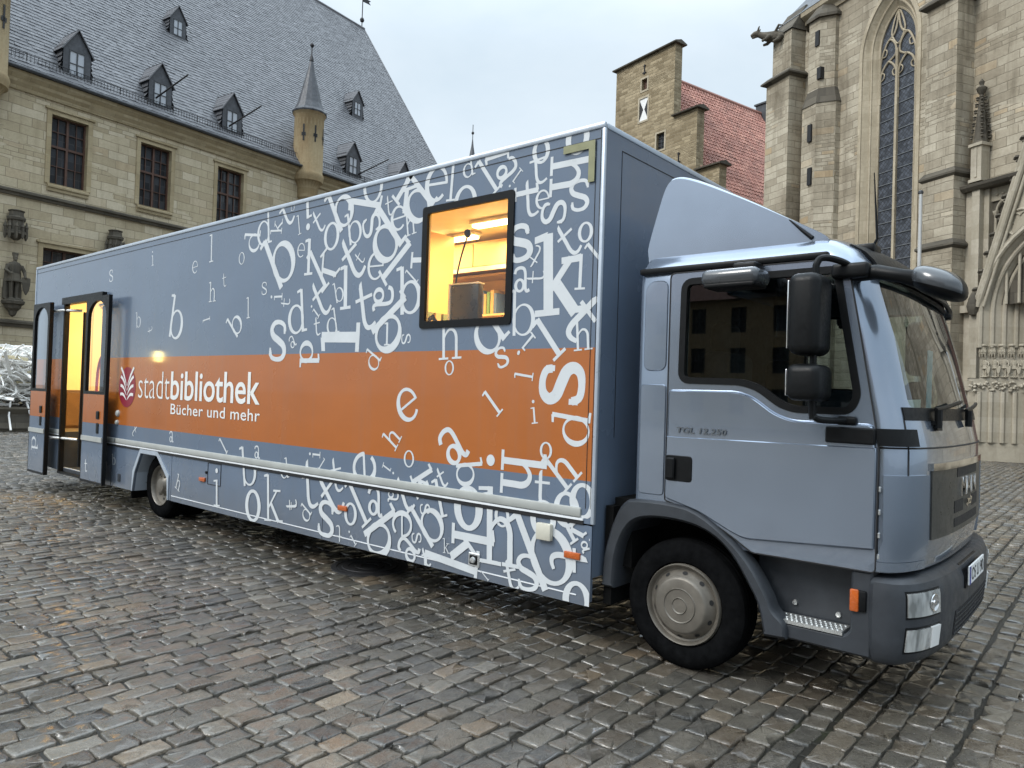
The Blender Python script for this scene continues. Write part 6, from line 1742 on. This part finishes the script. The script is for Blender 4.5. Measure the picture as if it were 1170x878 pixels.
# ================================================================== HOUSES ACROSS THE SQUARE (behind the viewer)
def town_house(x0, x1, y, h, roof_h, label, mwall, mroof, floors, cols, name='town_house'):
    w = x1-x0
    hs = thing(name, label, 'house', ((x0+x1)/2, y, 0), PI)
    holes = []
    for f in range(floors):
        for c in range(cols):
            cx = -w/2+(c+.5)*w/cols; z0 = .9+f*(h-.6)/floors; holes.append((cx-.55, cx+.55, z0, z0+1.75))
    mb = MB(); wall_grid(mb, -w/2, w/2, 0, h, holes, 0, .25)
    mb.add([(-w/2, 0, 0), (-w/2, 12, 0), (-w/2, 12, h), (-w/2, 6, h+roof_h), (-w/2, 0, h)], [(0, 1, 2, 3, 4)]); mb.add([(w/2, 0, 0), (w/2, 12, 0), (w/2, 12, h), (w/2, 6, h+roof_h), (w/2, 0, h)], [(0, 1, 2, 3, 4)])
    mb.add([(-w/2, 12, 0), (w/2, 12, 0), (w/2, 12, h), (-w/2, 12, h)], [(0, 1, 2, 3)])
    mb.build('wall', [mwall, mwall], hs, smooth=False)
    first = None
    for a, b, c, d in holes:
        if first is None:
            first = window_rect(hs, m_lead, m_hallpane, a, b, c, d, .18, .5, False); f0 = (a, c)
        else:
            o = copy_tree(first, hs); o.location = (a-f0[0], 0, c-f0[1])
    mb = MB(); mb.add([(-w/2-.3, -.4, h-.2), (w/2+.3, -.4, h-.2), (w/2+.3, 6, h+roof_h), (-w/2-.3, 6, h+roof_h), (-w/2-.3, 12.4, h-.2), (w/2+.3, 12.4, h-.2)], [(0, 1, 2, 3), (3, 2, 5, 4)]); r = mb.build('roof', mroof, hs, smooth=False)
    return hs
mroof2 = simple('dull_red_roof', (.16, .07, .05), .7, 0, .2, 3)
m_pl2 = simple('plaster_ochre', (.36, .27, .15), .85, 0, .1, .5, .2, 30); m_pl3 = simple('plaster_grey', (.30, .30, .28), .85, 0, .1, .5, .2, 30)
town_house(-26, -14.2, -44, 9.0, 4.5, 'ochre plaster house across the square with three rows of windows', m_pl2, mroof2, 3, 4)
town_house(-14, -2.2, -44, 10, 5, 'grey plaster house across the square with wide front', m_pl3, mroof2, 3, 4)
town_house(-2, 9.8, -44, 8.6, 4.5, 'cream plaster house across the square beside the grey one', m_plaster, mroof2, 3, 4)
town_house(10, 22, -43, 10, 4.5, 'tall ochre house at the right end of the row across the square', m_pl2, mroof2, 3, 4)

# ================================================================== COBBLED SQUARE
def cobble_mat():
    t = NT('cobblestone'); a = t.n('ShaderNodeAttribute', attribute_name='tone'); b = t.n('ShaderNodeAttribute', attribute_name='hue'); ob = t.coord()
    g = t.ramp(a.outputs['Fac'], [(0, (.026, .025, .024)), (.3, (.052, .047, .039)), (.65, (.090, .080, .064)), (1, (.165, .147, .117))])
    warm = t.ramp(a.outputs['Fac'], [(0, (.065, .047, .030)), (1, (.215, .140, .075))])
    cc = t.mix(b.outputs['Fac'], g, warm)
    n1 = t.noise(ob, 7, 6, .68, .2)
    cc = t.mix(t.math('MULTIPLY', t.ramp(n1, [(.35, 0.), (.75, 1.)]), .55), cc, t.mix(.6, cc, (.19, .175, .14)))
    n2 = t.noise(ob, 30, 5, .7)
    cc = t.mix(t.math('MULTIPLY', t.ramp(n2, [(.45, 0.), (.75, 1.)]), .45), cc, (.024, .023, .021))
    sp = t.n('ShaderNodeTexVoronoi'); sp.inputs['Scale'].default_value = 90; t.l(ob, sp.inputs['Vector'])
    spots = t.math('MULTIPLY', t.math('LESS_THAN', sp.outputs['Distance'], .16), t.ramp(t.noise(ob, 2.1, 4, .7), [(.56, 0.), (.68, 1.)]))
    cc = t.mix(t.math('MULTIPLY', spots, .5), cc, (.34, .33, .29))
    wet = t.noise(t.mapping(ob, loc=(3, 7, 0)), .55, 5, .62)
    dk = t.ramp(t.noise(t.mapping(ob, loc=(9, 2, 0)), 1.25, 5, .62), [(.42, 0.), (.66, 1.)])
    cc = t.mix(t.math('MULTIPLY', dk, .7), cc, t.mix(1., cc, (.42, .41, .40), 'MULTIPLY'))
    rr = t.ramp(t.math('ADD', t.math('MULTIPLY', wet, .65), t.math('MULTIPLY', t.noise(ob, 11, 5, .65), .45)), [(.36, .16), (.52, .30), (.72, .52)])
    h = t.math('ADD', t.math('MULTIPLY', t.noise(ob, 38, 5, .65), .6), t.math('MULTIPLY', t.noise(ob, 10, 4, .6), 1.))
    vor = t.n('ShaderNodeTexVoronoi'); vor.inputs['Scale'].default_value = 120; t.l(ob, vor.inputs['Vector'])
    h = t.math('ADD', h, t.math('MULTIPLY', vor.outputs['Distance'], .35))
    grain = t.noise(ob, 75, 3, .7)
    cc = t.mix(t.ramp(grain, [(.35, .0), (.75, .38)]), cc, t.mix(.5, cc, (.26, .24, .20)))
    film = t.ramp(t.noise(t.mapping(ob, loc=(1, 4, 0)), 2.4, 5, .65), [(.34, .05), (.58, .95)])
    b = t.bsdf(cc, rr, 0, t.bump(h, .62, .013), film, .5, .10)
    return t.m
def base_mat():
    """joint grit near by, the same paving drawn as a fine relief far off"""
    t = NT('joint_grit'); ob = t.coord()
    br = t.n('ShaderNodeTexBrick', offset=.5); br.inputs['Color1'].default_value = (.06, .057, .05, 1); br.inputs['Color2'].default_value = (.13, .12, .10, 1); br.inputs['Mortar'].default_value = (.02, .019, .016, 1)
    br.inputs['Scale'].default_value = 1; br.inputs['Brick Width'].default_value = .17; br.inputs['Row Height'].default_value = .15; br.inputs['Mortar Size'].default_value = .012; br.inputs['Mortar Smooth'].default_value = .5
    t.l(t.mapping(ob, rot=(0, 0, R(90))), br.inputs['Vector'])
    sep = t.n('ShaderNodeSeparateXYZ'); t.l(ob, sep.inputs[0])
    grit = t.ramp(t.noise(ob, 60, 5, .7), [(.3, (.007, .0066, .0055)), (.6, (.020, .0185, .014)), (.85, (.055, .051, .04))])
    moss = t.math('MULTIPLY', t.ramp(t.noise(ob, 1.7, 5, .7), [(.55, 0.), (.75, 1.)]), .5)
    grit = t.mix(moss, grit, (.028, .035, .012))
    far = t.n('ShaderNodeAttribute', attribute_name='far')
    cc = t.mix(far.outputs['Fac'], grit, br.outputs['Color'])
    h = t.math('ADD', t.math('MULTIPLY', br.outputs['Fac'], -1.), t.math('MULTIPLY', t.noise(ob, 20, 5, .7), .6))
    t.bsdf(cc, .5, 0, t.bump(h, .5, .015), spec=.4)
    return t.m
mb = MB()
S = 160
# joint bed under the stones and the wide sheet around it
gx0, gx1, gy0, gy1 = -46., 22., -16., 46.
mb.add([(gx0, gy0, -.014), (gx1, gy0, -.014), (gx1, gy1, -.014), (gx0, gy1, -.014)], [(0, 1, 2, 3)], 0)
grd = mb
base_faces = len(mb.f)
rim = [(-S*2, -S*2), (S*2, -S*2), (S*2, S*2), (-S*2, S*2)]; inn = [(gx0, gy0), (gx1, gy0), (gx1, gy1), (gx0, gy1)]
mb.add([(x, y, -.014) for x, y in rim]+[(x, y, -.014) for x, y in inn], [(0, 1, 5, 4), (1, 2, 6, 5), (2, 3, 7, 6), (3, 0, 4, 7)], 0)
gv = np.array(mb.v).tolist(); gf = list(mb.f)
ground_far = [0.]*base_faces+[1.]*4

CAMP = np.array((2.1149, -4.0481)); YAW = -.7031
fwd = np.array((math.sin(YAW), math.cos(YAW))); rgt = np.array((math.cos(YAW), -math.sin(YAW)))
V = []; F = []; tone = []; hue = []; rg = np.random.default_rng(21)
lown = {}
def patchy(x, y, s, k):
    """smooth value noise for slow colour drift over the square"""
    xi, yi = math.floor(x/s), math.floor(y/s); fx, fy = x/s-xi, y/s-yi
    def hsh(i, j):
        q = lown.get((k, i, j))
        if q is None: q = lown[(k, i, j)] = rg.random()
        return q
    fx = fx*fx*(3-2*fx); fy = fy*fy*(3-2*fy)
    return (hsh(xi, yi)*(1-fx)+hsh(xi+1, yi)*fx)*(1-fy)+(hsh(xi, yi+1)*(1-fx)+hsh(xi+1, yi+1)*fx)*fy
def stone(cx, cy, lx, ly, detail):
    """one hewn paving stone, its top slightly domed and its corners worn"""
    o = len(V)
    g = .0034+rg.random()*.004
    hx, hy = lx/2-g, ly/2-g
    zt = rg.normal(0, .0035); tx, ty = rg.normal(0, .030), rg.normal(0, .022); rot = rg.normal(0, .025)
    c, s = math.cos(rot), math.sin(rot)
    if detail == 2: ang = 16
    elif detail == 1: ang = 10
    else: ang = 4
    out = []
    for i in range(ang):
        if ang == 4: a = PI/4+i*PI/2; ux, uy = math.copysign(1, math.cos(a)), math.copysign(1, math.sin(a))
        else:
            a = 2*PI*(i+.5)/ang; ca, sa = math.cos(a), math.sin(a); e = .22
            ux = math.copysign(abs(ca)**e, ca); uy = math.copysign(abs(sa)**e, sa)
        jx, jy = (rg.normal(0, .0045), rg.normal(0, .0045))
        out.append((ux*hx+jx, uy*hy+jy))
    def ring(f, ins, z):
        for (x, y) in out:
            L = math.hypot(x, y); k = max(.1, (L-ins)/L)*f
            X, Y = x*k, y*k
            V.append((cx+c*X-s*Y, cy+s*X+c*Y, z+zt+X*tx+Y*ty+(rg.normal(0, .0012) if ins > 0 else 0)))
    ring(1.0, -.004, -.032)
    if detail:
        ring(1.0, .0, -.012); ring(1.0, .0018, -.003); ring(1.0, .0065, -.0002)
        if detail == 2: ring(1.0, .03, .0005)
        rings = 5 if detail == 2 else 4
    else:
        ring(1.0, .010, .0); rings = 2
    n = ang; f0 = len(F)
    for r in range(rings-1):
        for i in range(n):
            j = (i+1) % n; F.append((o+r*n+i, o+r*n+j, o+(r+1)*n+j, o+(r+1)*n+i))
    if detail:
        V.append((cx, cy, zt+.0012+rg.normal(0, .001))); k = len(V)-1; b = o+(rings-1)*n
        for i in range(n): F.append((b+i, b+(i+1) % n, k))
    else: F.append(tuple(o+n+i for i in range(n)))
    w = patchy(cx, cy, 2.6, 0); q = patchy(cx, cy, 1.1, 1)
    t = float(np.clip(rg.normal(.42+.25*(w-.5), .26), 0, 1)); h = 0.
    p = rg.random()
    if p < .04+.12*q: h = .35+rg.random()*.5
    elif p < .62: h = rg.random()*.45
    if rg.random() < .12: t *= .35
    m = len(F)-f0; tone.extend([t]*m); hue.extend([h]*m)
x = -45.0
while x < 21.5:
    rw = .130+.020*patchy(x, 0, 1.6, 9)+rg.normal(0, .006); y = -6.5+rg.random()*.2; yend = 44.
    bow = rg.random()*6
    while y < yend:
        ly = float(np.clip(rg.normal(.192, .028), .12, .26))
        cx = x+rw/2+.012*math.sin(y*.9+bow); cy = y+ly/2
        d = np.array((cx, cy))-CAMP; f = d@fwd; r = d@rgt
        inview = f > .4 and abs(r) < f*.86+2.2
        if inview and f < 34:
            # stones hidden under the bodies behind the truck are still laid, only coarser
            dist = math.hypot(*d)
            behind = cy > 3.2 and -11.5 < cx < -.2 and r < f*.42
            if not (dist > 31):
                stone(cx, cy, rw, ly, 2 if dist < 6.5 and cy < 1.5 else (1 if dist < 13 else 0))
        y += ly
    x += rw
off = len(gv)
allv = np.concatenate([np.array(gv), np.array(V)]); allf = gf+[tuple(i+off for i in q) for q in F]
me = bpy.data.meshes.new('cobbled_square'); me.from_pydata(allv.tolist(), [], allf)
me.materials.append(base_mat()); me.materials.append(cobble_mat())
me.polygons.foreach_set('material_index', [0]*len(gf)+[1]*len(F)); me.polygons.foreach_set('use_smooth', [True]*len(allf))
at = me.attributes.new('tone', 'FLOAT', 'FACE'); at.data.foreach_set('value', [0.]*len(gf)+tone)
at = me.attributes.new('hue', 'FLOAT', 'FACE'); at.data.foreach_set('value', [0.]*len(gf)+hue)
at = me.attributes.new('far', 'FLOAT', 'FACE'); at.data.foreach_set('value', ground_far+[0.]*len(F))
me.update()
ground = bpy.data.objects.new('cobbled_square', me); COL.objects.link(ground); struct(ground)
print('stones faces', len(F), 'verts', len(allv))

mh = thing('manhole_cover', 'round dark iron manhole cover set in the cobbles at the truck edge', 'manhole cover', (-3.36, .42, 0))
mb = MB(); mb.lathe([(.36, -.02), (.36, .012), (.31, .014), (.305, .008), (.30, .008)], 36); mb.build('rim', m_iron, mh)
mb = MB(); mb.lathe([(.298, -.02), (.298, .012), (.26, .012), (.255, .017), (.20, .017), (.195, .012), (.14, .012), (.135, .017), (.08, .017), (.075, .012), (0, .012)], 36); mb.build('lid', m_iron, mh)

# ================================================================== SKY, SUN, CAMERA
SUN_EL, SUN_AZ = 42., 245.      # azimuth: compass-like angle in the x-y plane, degrees from +x
world = bpy.data.worlds.new('World'); scene.world = world; world.use_nodes = True
nt = world.node_tree
for n in list(nt.nodes): nt.nodes.remove(n)
out = nt.nodes.new('ShaderNodeOutputWorld'); bg = nt.nodes.new('ShaderNodeBackground')
sky = nt.nodes.new('ShaderNodeTexSky'); sky.sky_type = 'NISHITA'; sky.sun_disc = False; sky.sun_elevation = R(SUN_EL); sky.sun_rotation = R(90-SUN_AZ); sky.air_density = 1.0; sky.dust_density = 4.0; sky.ozone_density = 1.5
hsv = nt.nodes.new('ShaderNodeHueSaturation'); hsv.inputs['Saturation'].default_value = .22; hsv.inputs['Value'].default_value = 1.0
tc = nt.nodes.new('ShaderNodeTexCoord'); mp = nt.nodes.new('ShaderNodeMapping'); mp.inputs['Scale'].default_value = (1.0, 1.0, 2.2)
no = nt.nodes.new('ShaderNodeTexNoise'); no.inputs['Scale'].default_value = 1.7; no.inputs['Detail'].default_value = 6; no.inputs['Roughness'].default_value = .55; no.inputs['Distortion'].default_value = .3
rp = nt.nodes.new('ShaderNodeValToRGB'); rp.color_ramp.elements[0].position = .36; rp.color_ramp.elements[1].position = .66
rp.color_ramp.elements[0].color = (5.5, 6.75, 7.8, 1); rp.color_ramp.elements[1].color = (7.3, 8.25, 9.05, 1)
mx = nt.nodes.new('ShaderNodeMix'); mx.data_type = 'RGBA'; mx.inputs[0].default_value = .82
L = nt.links.new
L(tc.outputs['Generated'], mp.inputs['Vector']); L(mp.outputs[0], no.inputs['Vector']); L(no.outputs['Fac'], rp.inputs['Fac'])
L(sky.outputs[0], hsv.inputs['Color']); L(hsv.outputs[0], mx.inputs[6]); L(rp.outputs[0], mx.inputs[7])
sx = nt.nodes.new('ShaderNodeSeparateXYZ'); ma = nt.nodes.new('ShaderNodeMapRange'); ma.interpolation_type = 'SMOOTHSTEP'
ma.inputs['From Min'].default_value = .40; ma.inputs['From Max'].default_value = .85; ma.inputs['To Min'].default_value = .74; ma.inputs['To Max'].default_value = 2.2
L(tc.outputs['Generated'], sx.inputs[0]); L(sx.outputs[2], ma.inputs['Value'])
vm = nt.nodes.new('ShaderNodeVectorMath'); vm.operation = 'SCALE'; L(mx.outputs[2], vm.inputs[0]); L(ma.outputs['Result'], vm.inputs['Scale'])
L(vm.outputs[0], bg.inputs['Color']); bg.inputs['Strength'].default_value = .10; L(bg.outputs[0], out.inputs[0])

sun = bpy.data.lights.new('sun', 'SUN'); sun.energy = 1.1; sun.angle = R(22); sun.color = (1., .96, .90)
so = bpy.data.objects.new('sun', sun); COL.objects.link(so)
dv = Vector((math.cos(R(SUN_AZ))*math.cos(R(SUN_EL)), math.sin(R(SUN_AZ))*math.cos(R(SUN_EL)), math.sin(R(SUN_EL))))
so.rotation_euler = dv.to_track_quat('Z', 'Y').to_euler(); so.location = (-8, -10, 30)

cd = bpy.data.cameras.new('camera'); cam = bpy.data.objects.new('camera', cd); COL.objects.link(cam)
RW = Matrix(((0.76274935, 0.64588923, 0.03225718), (-0.01429801, -0.03302499, 0.99935225), (-0.64653615, 0.76271650, 0.01595486)))
M4 = Matrix(((RW[0][0], RW[1][0], -RW[2][0], 2.1149), (RW[0][1], RW[1][1], -RW[2][1], -4.0481), (RW[0][2], RW[1][2], -RW[2][2], 1.6624), (0, 0, 0, 1)))
cam.matrix_world = M4
cd.sensor_fit = 'HORIZONTAL'; cd.sensor_width = 36; cd.lens = 36*836.9857/1170; cd.clip_start = .05; cd.clip_end = 900
scene.camera = cam
scene.view_settings.view_transform = 'Standard'; scene.view_settings.look = 'None'; scene.view_settings.gamma = 1; scene.view_settings.use_curve_mapping = False; scene.view_settings.exposure = .80
scene.cycles.max_bounces = 6; scene.cycles.transparent_max_bounces = 12; scene.cycles.use_denoising = True
